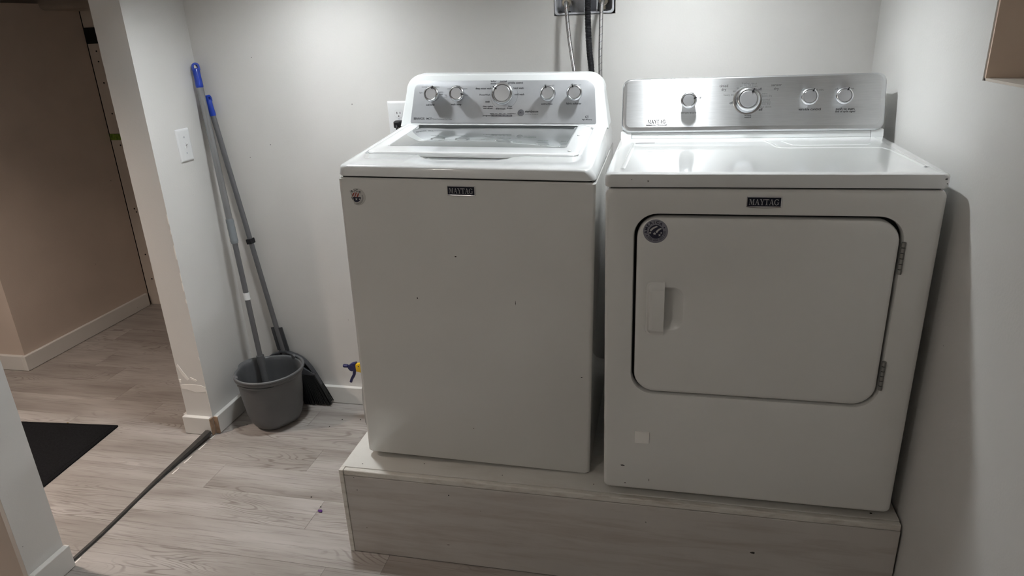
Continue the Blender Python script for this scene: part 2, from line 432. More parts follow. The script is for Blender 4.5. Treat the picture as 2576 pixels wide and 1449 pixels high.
# ------------------------------------------------------------------ floor of separate planks
fl = structure(MB().box(-4.4, XR+.12, YR-.1, 2.1, -.06, -.006).build('floor', M['void']), 'grey wood-look vinyl plank floor')
def planks(x0, x1, y0, y1, base, first, step=0.15, length=1.22):
    k = math.floor((y0 - base)/step)
    y = base + k*step
    while y < y1 - 1e-6:
        ya, yb = max(y, y0), min(y + step, y1)
        row = round((y - base)/step)
        j = first.get(row, None)
        if j is None: j = x0 + (row*0.437 % 1.0)*length
        xs = j - length*math.ceil((j - x0)/length)
        while xs < x1:
            a, b = max(xs, x0), min(xs + length, x1)
            if b - a > 0.01 and yb - ya > 0.01:
                g = 0.00025
                MB().box(a+g, b-g, ya+g, yb-g, -.006, 0).build('plank', M['plank'], fl, bevel=0.0005, seg=1)
            xs += length
        y += step
planks(X0-.02, XR+.05, YR, YB+.01, 0.20, {0: -1.494, -2: -.669})
planks(-4.3, X0-.022, YR, 2.05, 0.58, {1: -2.337, 0: -2.074, 3: -2.712, 2: -2.522})

# ------------------------------------------------------------------ walls
def wall(name, boxes, mat, label=None):
    mb = MB()
    for b in boxes: mb.box(*b)
    me = mesh(mb.v, mb.f)
    return structure(link(name, me, mat), label)
# back wall with the cut-out for the washing machine outlet box
HX0, HX1, HZ0, HZ1 = -.2512, -.0445, 1.5755, 1.795
wall('wall_back', [(X0, HX0, YB, YB+.12, 0, CZ), (HX1, XR+.15, YB, YB+.12, 0, CZ), (HX0, HX1, YB, YB+.12, 0, HZ0), (HX0, HX1, YB, YB+.12, HZ1, CZ), (HX0, HX1, YB+.115, YB+.12, HZ0, HZ1)], M['wall'], 'pale grey painted back wall')
wl_ = wall('wall_left', [(X0-SW, X0, YS, 2.0, 0, CZ)], M['wall_side'], 'short pale wall end with chipped corner beside the doorway')
wall('wall_left_front', [(X0-SW, X0, YP0, YP1, 0, CZ)], M['wall_side'], 'pale wall post on the near side of the doorway')
wall('wall_left_return', [(X0-SW+.002, X0-.0005, YP0-.012, YP0, 0, CZ)], M['taupe'], 'taupe return of the wall post')  # thin slab in a darker, browner tone than the rest of the post
wall('wall_left_rear', [(X0-SW, X0, YR, -1.25, 0, CZ)], M['wall_side'])
# right wall with the deep window recess
NY0, NY1, NZ0, NZ1 = -.95, .0262, 1.402, 2.02
wall('wall_right', [(XR, XR+.25, YR, NY0, 0, CZ), (XR, XR+.25, NY1, YB+.12, 0, CZ), (XR, XR+.25, NY0, NY1, 0, NZ0), (XR, XR+.25, NY0, NY1, NZ1, CZ)], M['wall_side'], 'pale painted right wall with a window recess')
wall('wall_rear', [(-4.4, XR+.25, YR-.12, YR, 0, CZ)], M['ceil'])
wall('ceiling', [(X0-SW, XR+.25, YR-.12, YB+.12, CZ, CZ+.1)], M['ceil'])
wall('ceiling_hall', [(-4.4, X0-SW, YR-.12, 2.1, CZ-.04, CZ+.1)], M['darkceil'])
wall('wall_hall', [(-4.3, HX, HY0, HY1+.019, 0, 1.762)], M['taupe'], 'taupe hallway wall with an outside corner')
wall('wall_hall_end', [(-3.031, X0-SW, 1.852, 1.95, 0, CZ)], M['drywall'], 'strip of bare drywall at the end of the hallway')
wall('wall_hall_backing', [(-4.4, -2.9, 1.875, 2.05, 0, CZ)], M['void'])
wall('wall_hall_left', [(-4.42, -4.30, YR, 2.1, 0, CZ)], M['taupe'])
# details of the hallway end wall
he = bpy.data.objects['wall_hall_end']
MB().box(-3.031, -2.80, 1.848, 1.853, 1.560, 1.644).build('dark_band', M['void'], he)
MB().box(-3.031, -2.90, 1.848, 1.853, 1.030, 1.066).build('foam_strip', M['green'], he, bevel=.002)
for (x, z) in ((-2.985, 1.52), (-2.987, 1.465), (-2.985, 1.35), (-2.98, 1.18), (-2.975, 1.0), (-2.985, .62), (-2.975, .60), (-2.985, .33), (-2.98, .17)):
    MB().lathe([(.0045, 0), (.0045, .002), (.001, .003)], axis_matrix((x, 1.852, z), (0, -1, 0)), 8).build('nail_hole', M['void'], he)
# lowered beam over the hallway
ring0 = [(y, z) for y, z in rr(1.83, 1.80, .235, .07, .028, 4)]
bm_ = MB().loft([[(x, y, z) for y, z in ring0] for x in (-3.35, X0-SW-.002)])
structure(bm_.build('trim_1', M['beam'], smooth=True), 'dark old beam under the hallway ceiling')

# baseboards
def board(name, x0, x1, y0, y1, label=None, z1=BH, mat=None):
    o = MB().box(x0, x1, y0, y1, .0015, z1).build(name, mat or M['base'], bevel=.0025)
    return structure(o, label)
board('baseboard_back', X0, -.62, YB-BT, YB, 'white baseboard along the back wall')
bl = board('baseboard_left', X0, X0+BT, YS+.004, YB-BT-.001, 'white baseboard along the left wall')
be = board('baseboard_end', X0-SW-.010, X0-.004, YS-BT, YS, 'white baseboard block on the wall end')
MB().box(X0+.001, X0+BT-.0005, YS-.0002, YS+.005, .003, BH-.002).build('raw_end', M['mdf'], bl)
MB().box(X0-.0045, X0-.0005, YS-BT+.001, YS-.001, .003, BH-.004).build('raw_end', M['mdf'], be)
board('baseboard_post', X0, X0+BT, YP0, YP1+.004, 'white baseboard on the wall post')
board('baseboard_hall', HX, HX+BT, HY0-BT, HY1-.006, 'white baseboard along the taupe hallway wall')
board('baseboard_hall_corner', -4.29, HX-.0005, HY0-BT, HY0, 'white baseboard left of the hallway corner')
board('baseboard_stub_hall', X0-SW-BT, X0-SW, YS+.002, 1.84)

# peeled paint on the wall end and the corner bead
def chip(pts, y, parent):
    n = len(pts); v = [(x, y-.0012, z) for x, z in pts] + [(x, y+.001, z) for x, z in pts]
    f = [tuple(range(n))] + [(j, (j+1) % n, n+(j+1) % n, n+j) for j in range(n)]
    return link('paint_chip', fix(mesh(v, f)), M['chip'], parent)
xa, xb = X0-SW, X0
chip([(xa+.004, .222), (xa+.02, .226), (xa+.06, .229), (xb-.02, .226), (xb-.003, .219), (xb-.004, .200), (xb-.05, .192), (xa+.03, .203), (xa+.006, .205)], YS, wl_)
chip([(xa+.004, .31), (xa+.012, .318), (xa+.03, .285), (xa+.05, .252), (xa+.042, .246), (xa+.022, .27), (xa+.010, .30)], YS, wl_)
chip([(xa+.058, .262), (xa+.085, .250), (xa+.08, .243), (xa+.06, .252)], YS, wl_)
chip([(xa+.001, .25), (xa+.012, .248), (xa+.010, .232), (xa+.002, .236)], YS, wl_)
for z, h in ((.93, .03), (.88, .012), (.80, .05), (.70, .03), (.66, .03), (.60, .012), (.35, .008), (.20, .012), (.14, .02)):
    w = random.uniform(.003, .006)
    chip([(xb-w, z-h/2), (xb-.001, z-h/2-.004), (xb, z), (xb-.001, z+h/2+.004), (xb-w*.8, z+h/2)], YS, wl_)

# window recess: tan jambs, sill and a small framed pane
wn = structure(thing('window_1', 'tan lined window recess in the right wall', 'window', (XR, (NY0+NY1)/2, NZ0)))
del wn['category']
def wbox(name, x0, x1, y0, y1, z0, z1, mat, bev=0.0):
    cy = (NY0+NY1)/2
    return MB().box(x0-XR, x1-XR, y0-cy, y1-cy, z0-NZ0, z1-NZ0).build(name, mat, wn, bevel=bev)
wbox('jamb', XR+.003, XR+.25, NY1-.006, NY1+.004, NZ0, NZ1, M['tan'])
wbox('jamb', XR+.003, XR+.25, NY0-.004, NY0+.006, NZ0, NZ1, M['tan'])
wbox('head_jamb', XR+.003, XR+.25, NY0, NY1, NZ1-.006, NZ1+.004, M['tan'])
wbox('sill', XR+.003, XR+.25, NY0, NY1, NZ0-.004, NZ0+.005, M['drywall'])
for a in ((NY0, NY0+.05, NZ0, NZ1), (NY1-.05, NY1, NZ0, NZ1), (NY0, NY1, NZ0, NZ0+.05), (NY0, NY1, NZ1-.05, NZ1)):
    wbox('sash', XR+.20, XR+.235, a[0], a[1], a[2], a[3], M['white_plastic'], .003)
wbox('pane', XR+.214, XR+.220, NY0+.04, NY1-.04, NZ0+.04, NZ1-.04, M['window_glass'])

# ------------------------------------------------------------------ ceiling lamps and the added fill box (housing and trim; the light itself is at the top of the script)
def glow(name, col, strength):
    m, nt, b = newmat(name)
    setin(b, Roughness=0.4)
    nt.links.new(ramp(nt, noise(nt, objco(nt), 3, 1), [(0.3, tuple(c*.98 for c in col)), (0.7, col)]), b.inputs['Emission Color'])
    b.inputs['Emission Strength'].default_value = strength
    return m
def ceiling_lamp(loc, label, z, col, strength, skirt=0):
    x, y, lz = loc
    t = thing('ceiling_light', label, 'lamp', (x, y, z), group='square ceiling lights')
    d = lz - z
    MB().box(-.055, .055, -.055, .055, d+.006, d+.022).build('diffuser', glow('lamp_diffuser', col, strength), t, bevel=.002)
    if skirt:
        mb = MB()
        for q in ((-.062, .062, -.062, -.058), (-.062, .062, .058, .062), (-.062, -.058, -.058, .058), (.058, .062, -.058, .058)): mb.box(*q, d-skirt, d+.028)
        mb.build('shade', M['white_plastic'], t)
    MB().box(-.050, .050, -.050, .050, d+.0225, d+.028).build('back_plate', M['white_plastic'], t, bevel=.001)
    MB().lathe([(.010, d+.028), (.010, -.016), (.045, -.014), (.050, -.0005)], None, 24).build('stem', M['white_plastic'], t, smooth=30)
ceiling_lamp(LAMP_A, 'square white ceiling light above the mop bucket corner', CZ, COOL, GLOW_A, SKIRT)
ceiling_lamp(LAMP_B, 'square white ceiling light above the gap between washer and dryer', CZ, COOL, GLOW_B, SKIRT)
ceiling_lamp(LAMP_H, 'square white ceiling light in the hallway', CZ-.04, WARM, GLOW_H, .062)

ceiling_lamp(FILL_R, 'added unseen fill light in front of the washer and dryer', CZ, SOFT, FILL_GLOW)  # added fill light, reuses the ceiling lamp shape

# ------------------------------------------------------------------ platform
PX0, PX1, PY0, PY1 = -.8012, .7640, -.0184, .83
pf = thing('appliance_platform', 'low worn white plywood platform carrying the washer and dryer', 'platform', ((PX0+PX1)/2, (PY0+PY1)/2, 0))
def pbox(name, x0, x1, y0, y1, z0, z1, mat, bev=.0015):
    cx, cy = (PX0+PX1)/2, (PY0+PY1)/2
    return MB().box(x0-cx, x1-cx, y0-cy, y1-cy, z0, z1).build(name, mat, pf, bevel=bev)
pbox('top_board', PX0+.002, PX1, PY0+.0185, PY1, PH-.019, PH, M['ply_top'])
pbox('edge_strip', PX0+.014, PX1, PY0+.001, PY0+.018, PH-.020, PH-.0012, M['ply_edge'], .003)
pbox('front_board', PX0+.0145, PX1, PY0, PY0+.018, .002, PH-.021, M['ply_front'])
pbox('side_board', PX0, PX0+.0135, PY0-.002, PY1, .0015, PH-.001, M['ply_edge'])
pbox('side_board', PX1-.018, PX1, PY0+.019, PY1, .0015, PH-.020, M['ply_front'])
pbox('back_board', PX0+.014, PX1-.019, PY1-.018, PY1-.001, .0015, PH-.020, M['ply_front'])

# ------------------------------------------------------------------ knobs and panel frames
class Frame:
    def __init__(s, o, ang):
        s.o = Vector(o); s.ex = Vector((1, 0, 0)); s.ev = Vector((0, math.sin(ang), math.cos(ang))); s.n = Vector((0, -math.cos(ang), math.sin(ang)))
    def P(s, u, v, h=0.0): return s.o + s.ex*u + s.ev*v + s.n*h
    def M(s, u, v, h=0.0, rot=0.0):
        m = Matrix((s.ex, s.ev, s.n)).transposed().to_4x4(); m.translation = s.P(u, v, h)
        return m @ Matrix.Rotation(rot, 4, 'Z')
def knob(fr, u, v, R, h, ang, parent, base=0.002, label=None):
    """ang: pointer direction, degrees clockwise from up"""
    Mx = fr.M(u, v, base)
    prof = [(.78*R, 0), (.80*R, .25*h), (.90*R, .55*h), (1.0*R, .74*h), (1.01*R, .82*h), (.98*R, .90*h), (.90*R, .97*h), (.82*R, h), (.775*R, .985*h), (.755*R, .94*h), (.74*R, .90*h), (.725*R, .90*h)]
    k = MB().lathe(prof, Mx, 40, True, False).build('knob', M['knob'], parent, smooth=30)
    MB().lathe([(.725*R, .89*h), (.715*R, .955*h), (.69*R, .975*h), (.30*R, .985*h), (.02*R, .985*h)], Mx, 40, True, True).build('knob_face', M['knob_face'], k, smooth=30)
    a = math.radians(90 - ang); d = Vector((math.cos(a), math.sin(a))); q = Vector((-d.y, d.x))
    w = .085*R
    pts = [(d*(.66*R) + q*(w*.9)), (d*(.98*R) + q*(w*.45)), (d*(1.03*R)), (d*(.98*R) - q*(w*.45)), (d*(.66*R) - q*(w*.9)), (d*(.60*R))]
    rings = [[Mx @ Vector((p.x, p.y, z)) for p in pts] for z in (.86*h, 1.05*h)]
    MB().loft(rings).build('pointer', M['black'], k)
    return k
def letter(fr, s, u, v, size, parent, soft=False, bold=False, align='CENTER', h=.0022, space=1.0):
    return text_obj('lettering', s, size, M['ink_soft'] if soft else M['ink'], parent, fr.M(u, v, h), align, bold, space)

# ------------------------------------------------------------------ WASHER  (local frame: x centred, y=0 front, z=0 base)
W = thing('washing_machine', 'white top-loading washing machine with grey control panel, left of the dryer', 'washer', (-.7379+.6913/2, .0671, .3183), (0, .0208, .0094))
HWD = .3455
def washer():
    # cabinet
    def ring(hw, y0, y1, z, r): return [(x, y, z) for x, y in rr(0, (y0+y1)/2, hw, (y1-y0)/2, r, 5)]
    MB().loft([ring(HWD-.004, .004, .646, 0, .012), ring(HWD, 0, .65, .006, .012), ring(HWD, 0, .65, .860, .012), ring(HWD-.003, .003, .647, .8640, .010), ring(HWD-.02, .02, .63, .8642, .010)]).build('cabinet', M['washer_white'], W, smooth=35)
    MB().box(-HWD+.012, HWD-.012, .010, .64, .864, .8685).build('seam', M['void'], W)
    for sx in (-1, 1):
        for yy in (.05, .60):
            z0 = -.0022 if sx > 0 else -.0150
            MB().lathe([(.017, z0), (.019, z0+.003), (.012, z0+.005), (.012, .004)], Matrix.Translation((sx*.305, yy, 0)), 16).build('foot', M['black'], W)
    # top deck with the recess for the lid
    c = -.009; SL = .0714
    zt = lambda y, d=0.0: .8965 + SL*y + d
    SC = [(-.175, 0), (-.155, .12), (-.138, .62), (-.118, .95), (-.095, 1), (.055, 1), (.078, .95), (.100, .62), (.118, .12), (.138, 0)]
    def front(p, bulge=0.0):
        # extra points along the near edge so the finger scoop can be part of the opening
        k = 3*9; yf = min(q[1] for q in p)
        return p[:k] + [(x, yf - bulge*w) for x, w in SC] + p[k:]
    def rg(hw, y0, y1, r, zf, cx=c*.5): return [(x, y, zf(y)) for x, y in front(rr(cx, (y0+y1)/2, hw, (y1-y0)/2, r, 8))]
    LX0, LX1, LY0, LY1 = -.3225, .2885, .130, .515
    lcx, lhw = (LX0+LX1)/2, (LX1-LX0)/2
    def lid_ring(e, zf, r=.03, sc=0.0): return [(x, y, zf(y)) for x, y in front(rr(lcx, (LY0+LY1)/2, lhw+e, (LY1-LY0)/2+e, r, 8), sc)]
    rings = [rg(HWD-.002, .001, .65, .022, lambda y: .8684, 0), rg(HWD, -.001, .65, .022, lambda y: .871, 0), rg(HWD-.002, -.0005, .65, .022, lambda y: .880+.03*y, 0),
             rg(HWD-.006, .0010, .648, .024, lambda y: .8900+.05*y), rg(HWD-.009, .0024, .646, .024, lambda y: zt(y, -.0032)), rg(HWD-.0125, .0050, .643, .026, lambda y: zt(y, -.0011)), rg(HWD-.017, .0090, .64, .028, lambda y: zt(y, -.0002)), rg(HWD-.022, .0130, .638, .03, zt),
             lid_ring(.006, zt, .034, .048), lid_ring(.003, lambda y: zt(y, -.0015), .032, .046), lid_ring(.001, lambda y: zt(y, -.008), .03, .036), lid_ring(-.03, lambda y: zt(y, -.012), .02)]
    deck = MB().loft(rings).build('top_deck', M['top_white'], W, smooth=40)
    # lid frame + glass
    G = (-.279, .241, .212, .510)
    gcx, ghw, gcy, ghh = (G[0]+G[1])/2, (G[1]-G[0])/2, (G[2]+G[3])/2, (G[3]-G[2])/2
    def gl(e, d, r=.014): return [(x, y, zt(y, d)) for x, y in front(rr(gcx, gcy, ghw+e, ghh+e, r, 8))]
    rings = [lid_ring(-.006, lambda y: zt(y, -.010), .026), lid_ring(-.004, lambda y: zt(y, .000), .026), lid_ring(-.006, lambda y: zt(y, .003), .026), lid_ring(-.012, lambda y: zt(y, .0042), .024), lid_ring(-.020, lambda y: zt(y, .0040), .02),
             gl(.006, .0036, .018), gl(.002, .0030, .015), gl(.000, .0010), gl(-.002, -.004)]
    lid = MB().loft(rings).build('lid', M['top_white'], W, smooth=40)
    MB().loft([gl(-.0005, -.002), gl(-.0005, .0020), gl(-.002, .0026)]).build('lid_glass', M['lid_glass'], lid, smooth=40)
    for (x, y) in ((.262, .36), (.258, .17)):
        MB().lathe([(.006, 0), (.0055, .002), (.003, .0032), (.0004, .0036)], Matrix.Translation((x, y, zt(y, .0038))), 16).build('lid_bumper', M['top_white'], lid, smooth=True)
    # console
    ang = math.atan2(.045, .156); fr = Frame((c, .52, .932), ang)
    def outline(e=0.0, top=.1650, bot=-.004):
        """closed outline in (u,v): base corners, slanted sides, big rounded shoulders"""
        o = [(-.344-e, bot), (.344+e, bot)]
        R = .052 + e
        cxr, cyr = .3255 + e - R, top + e - R
        for i in range(11):
            a = math.radians(-4 + 94*i/10); o.append((cxr + R*math.cos(a), cyr + R*math.sin(a)))
        for i in range(11):
            a = math.radians(90 + 94*i/10); o.append((-cxr + R*math.cos(a), cyr + R*math.sin(a)))
        return o
    def oring(e, h, top=.1650): return [fr.P(u, v, h) for u, v in outline(e, top)]
    back = [Vector((c + u*1.0, .652, .932 + max(v, -.004)*.93)) for u, v in outline(0)]
    mid = [Vector((c + u*1.0, .615, .932 + max(v, -.004)*.965)) for u, v in outline(0)]
    MB().loft([back, mid, oring(.001, -.014), oring(.001, -.006), oring(-.002, -.001), oring(-.006, .0005)]).build('console', M['console_white'], W, smooth=40)
    # control panel
    po = [(-.306, .0065), (.304, .0065), (.3065, .010)]
    R = .034
    for i in range(11):
        a = math.radians(-3 + 93*i/10); po.append((.298 - R + R*math.cos(a), .1425 - R + R*math.sin(a)))
    for i in range(11):
        a = math.radians(90 + 93*i/10); po.append((-.298 + R + R*math.cos(a), .1425 - R + R*math.sin(a)))
    po.append((-.3085, .010))
    sc = lambda k, h: [fr.P(u*(1-k), .074 + (v-.074)*(1-k*4), h) for u, v in po]
    cp = MB().loft([sc(0, -.001), sc(0, .0014), sc(.004, .0020)]).build('control_panel', M['panel_grey'], W, smooth=40)
    K = [(-.2513, .1013, .0250, 12), (-.1643, .1024, .0250, 100), (-.0111, .102, .0355, -55), (.138, .1028, .0250, -20), (.223, .1038, .0250, -18)]
    hk = .034
    for (u, v, R_, a) in K:
        du = hk*((-.392 + u - .14)/2.15); uu = u - du - c
        knob(fr, uu, v - hk*.17, R_, hk, a, W)
    # printed ring around the centre knob
    uc, vc = -.0111 + hk*.252 - c, .102 - hk*.17
    ringp = MB()
    for i in range(40):
        a0, a1 = math.radians(-215 + 250*i/40 + 90 - 90), math.radians(-215 + 250*(i+1)/40)
        r0, r1 = .0445, .0451
        ringp.add([fr.P(uc + r*math.cos(a), vc + r*math.sin(a), .0022) for r, a in ((r0, a0), (r1, a0), (r1, a1), (r0, a1))], [(0, 1, 2, 3)])
    ringp.build('printed_ring', M['ink_soft'], cp)
    o = -c
    T = [('normal', -.0059, .1396, .0080, 1), ('bulky/\nsheets', -.0387, .1362, .0075, 1), ('wrinkle control', .0335, .1344, .0080, 1), ('hand wash', .0445, .1180, .0080, 1), ('cold wash', .0479, .0980, .0080, 1),
         ('deep water wash', -.0710, .1173, .0078, 1), ('PowerWash', -.0660, .0970, .0072, 1), ('soak', -.0564, .0755, .0080, 1), ('clean washer\nwith affresh', -.0545, .0575, .0066, 1), ('drain & spin', -.0125, .0530, .0066, 1), ('rinse\n& spin', .0180, .0580, .0066, 1),
         ('soil level', -.2504, .0654, .0082, 1), ('wash temp', -.1619, .0666, .0082, 1), ('extra rinse', .1381, .0681, .0082, 1), ('fabric softener', .2240, .0693, .0082, 1), ('progress', -.0575, .0315, .0074, 1)]
    for s, u, v, sz, b in T: letter(fr, s, u + o, v, sz, cp, bold=True)
    for s, u, v in (('light', -.2835, .1045), ('normal', -.2720, .1230), ('heavy', -.2275, .1230), ('extra\nheavy', -.2140, .1030), ('tap\ncold', -.1985, .0940), ('cold', -.1880, .1170), ('cool', -.1560, .1260), ('warm', -.1330, .1170), ('hot', -.1280, .0960),
                    ('off', .1300, .1280), ('on', .1560, .1265), ('off', .2150, .1290), ('on', .2410, .1275)):
        letter(fr, s, u + o, v, .0066, cp, soft=True)
    letter(fr, 'BRAVOS', -.2879 + o, .0200, .0105, cp, bold=True, space=.95)
    letter(fr, 'MCT', -.2534 + o, .0200, .0088, cp, bold=True)
    letter(fr, 'Maytag Commercial Technology', -.2425 + o, .0194, .0052, cp, soft=True, align='LEFT')
    letter(fr, 'start/pause', .0680 + o, .0445, .0098, cp, bold=True, align='LEFT')
    letter(fr, 'hold 3 sec. to cancel', .0680 + o, .0360, .0052, cp, soft=True, align='LEFT')
    letter(fr, 'high efficiency', .2681 + o, .0200, .0056, cp, bold=True)
    # emblem above "high efficiency"
    em = MB()
    for i in range(14):
        a0, a1 = math.radians(30 + 300*i/14), math.radians(30 + 300*(i+1)/14)
        em.add([fr.P(.2681 + o + r*1.5*math.cos(a), .0280 + r*math.sin(a), .0022) for r, a in ((.0030, a0), (.0042, a0), (.0042, a1), (.0030, a1))], [(0, 1, 2, 3)])
    em.add([fr.P(.2681 + o + x, .0280 + y, .0022) for x, y in ((-.004, -.002), (.0, -.001), (.004, .002), (0, .0008))], [(0, 1, 2, 3)])
    em.build('emblem', M['ink'], cp)
    for i, s in enumerate(('sensing', 'wash', 'rinse', 'spin', 'done', 'lid locked')):
        letter(fr, s, -.0410 + i*.0140 + o, .0376, .0045, cp, bold=True)
    bar = [fr.P(u + o, v, 0) for u, v in rr(-.0085, .0313, .0355, .0033, .0032, 4)]
    MB().loft([[p + fr.n*h for p in bar] for h in (.0015, .0026)]).build('progress_bar', M['grey_print'], cp)
    for i in range(6):
        MB().loft([[fr.P(u + o, v, h) for u, v in rr(-.0375 + i*.0122, .0313, .0022, .0010, .0009, 2)] for h in (.0024, .0030)]).build('indicator', M['ink'], cp)
    bt = MB().lathe([(.0105, .001), (.0105, .0030), (.0096, .0040), (.0004, .0042)], fr.M(.0552 + o, .0404), 28).build('start_button', M['grey_print'], W, smooth=30)
    MB().add([fr.P(.0552 + o + x, .0404 + y, .0046) for x, y in ((-.0035, .003), (-.0035, -.003), (.0012, 0))], [(0, 1, 2)]).add(
        [fr.P(.0552 + o + x, .0404 + y, .0046) for x, y in ((.0020, .003), (.0020, -.003), (.0029, -.003), (.0029, .003))], [(0, 1, 2, 3)]).add(
        [fr.P(.0552 + o + x, .0404 + y, .0046) for x, y in ((.0037, .003), (.0037, -.003), (.0046, -.003), (.0046, .003))], [(0, 1, 2, 3)]).build('play_symbol', M['ink'], bt)
    # name badge
    def badge(parent, cx, cz, hw, hh):
        def rg2(e, d, bulge=0): 
            p = [(-hw-e, hh+e), (-hw-e, -hh-e)] + [(-hw-e + (2*hw+2*e)*i/8, -hh-e - bulge*math.sin(PI*i/8)) for i in range(1, 8)] + [(hw+e, -hh-e), (hw+e, hh+e)]
            return [(cx + x, -d, cz + z) for x, z in p]
        b = MB().loft([rg2(0, -.0005, .0025), rg2(0, .0030, .0025), rg2(-.0015, .0040, .002), rg2(-.0022, .0034)]).build('badge', M['chrome'], parent)
        MB().box(cx-hw+.0022, cx+hw-.0022, -.0038, -.002, cz-hh+.0022, cz+hh-.0022).build('badge_plate', M['badge'], b)
        serif_word('lettering', 'MAYTAG', hw*1.72, hh*1.12, M['silver_ink'], b, lambda u, v, h: Vector((cx + u, -.0039 - h, cz + v)))
        return b
    badge(W, -.0026, .8366, .0374, .0125)
    # half torn round sticker
    sx, sz = -.2935, .8125
    st = MB()
    cl = []
    for i in range(33):
        a = math.radians(112 - 222*i/32); cl.append((sx + .0235*math.cos(a), sz + .0235*math.sin(a)))
    cl = [p for p in cl if p[0] > sx - .017]
    n = len(cl)
    stk = st.loft([[(x, -d, z) for x, z in cl] for d in (-.0002, .0004)]).build('sticker', M['sticker'], W)
    ir = .0135; icx, icz = sx - .0035, sz - .001
    def disc(a0, a1, r0, r1, d, m, name, n_=16):
        mb = MB()
        for i in range(n_):
            p, q = math.radians(a0 + (a1-a0)*i/n_), math.radians(a0 + (a1-a0)*(i+1)/n_)
            mb.add([(icx + r*math.cos(t), -d, icz + r*math.sin(t)) for r, t in ((r0, p), (r1, p), (r1, q), (r0, q))], [(0, 1, 2, 3)])
        return mb.build(name, m, stk)
    disc(0, 172, 0, ir, .0006, M['sticker'], 'flag_field')
    # stripes
    for (k0, k1) in ((.70, 1.0), (.22, .46), (-.35, -.05)):
        mb = MB()
        for i in range(8):
            t0, t1 = i/8, (i+1)/8
            def pt(t, k):
                # stripes sweep from lower left to the upper right
                x = -ir + 2*ir*(.5 - k*.5) * 1.0 + t*.55*ir; z = t*ir*1.05
                lim = math.sqrt(max(0, ir*ir - z*z)); x = max(-lim, min(lim, x)); z = min(z, math.sqrt(max(0, ir*ir - x*x)))
                return (icx + x, -.0008, icz + z)
            mb.add([pt(t0, k1), pt(t0, k0), pt(t1, k0), pt(t1, k1)], [(0, 1, 2, 3)])
        mb.build('stripe', M['red'], stk)
    disc(180, 360, 0, ir, .0008, M['navy_ink'], 'star_field')
    def star(parent, x, z, r, d, m):
        p = []
        for i in range(10):
            a = PI/2 + i*PI/5; q = r if i % 2 == 0 else r*.42; p.append((x + q*math.cos(a), -d, z + q*math.sin(a)))
        MB().add(p + [(x, -d, z)], [(i, (i+1) % 10, 10) for i in range(10)]).build('star', m, parent)
    star(stk, icx + .000, icz - .0055, .0040, .0010, M['sticker']); star(stk, icx + .0095, icz - .0055, .0030, .0010, M['sticker'])
    for s, a in (('R', 122), ('I', 102), ('C', 80), ('A', 52)):
        t = math.radians(a); r = .0182
        Mx = Matrix.Translation((icx + r*math.cos(t), -.0008, icz + r*math.sin(t))) @ Matrix.Rotation(PI/2, 4, 'X') @ Matrix.Rotation(t - PI/2, 4, 'Z')
        text_obj('lettering', s, .0095, M['ink'], stk, Mx, bold=True)
    for r in (.0172, .0194): disc(-95, 20, r, r+.0007, .0007, M['ink'], 'fine_print', 20)
    # torn left edge of the sticker curls up
    tube_mesh('torn_edge', [(sx-.0195, -.0012, sz+.0165), (sx-.014, -.0018, sz+.0), (sx-.009, -.0012, sz-.0205)], .0011, M['sticker'], stk, 8)
    return badge
M['panel_white'] = M['console_white']
M['grey_print'] = plain('grey_button_plastic', (0.13, 0.13, 0.14), 0.4)
badge = washer()

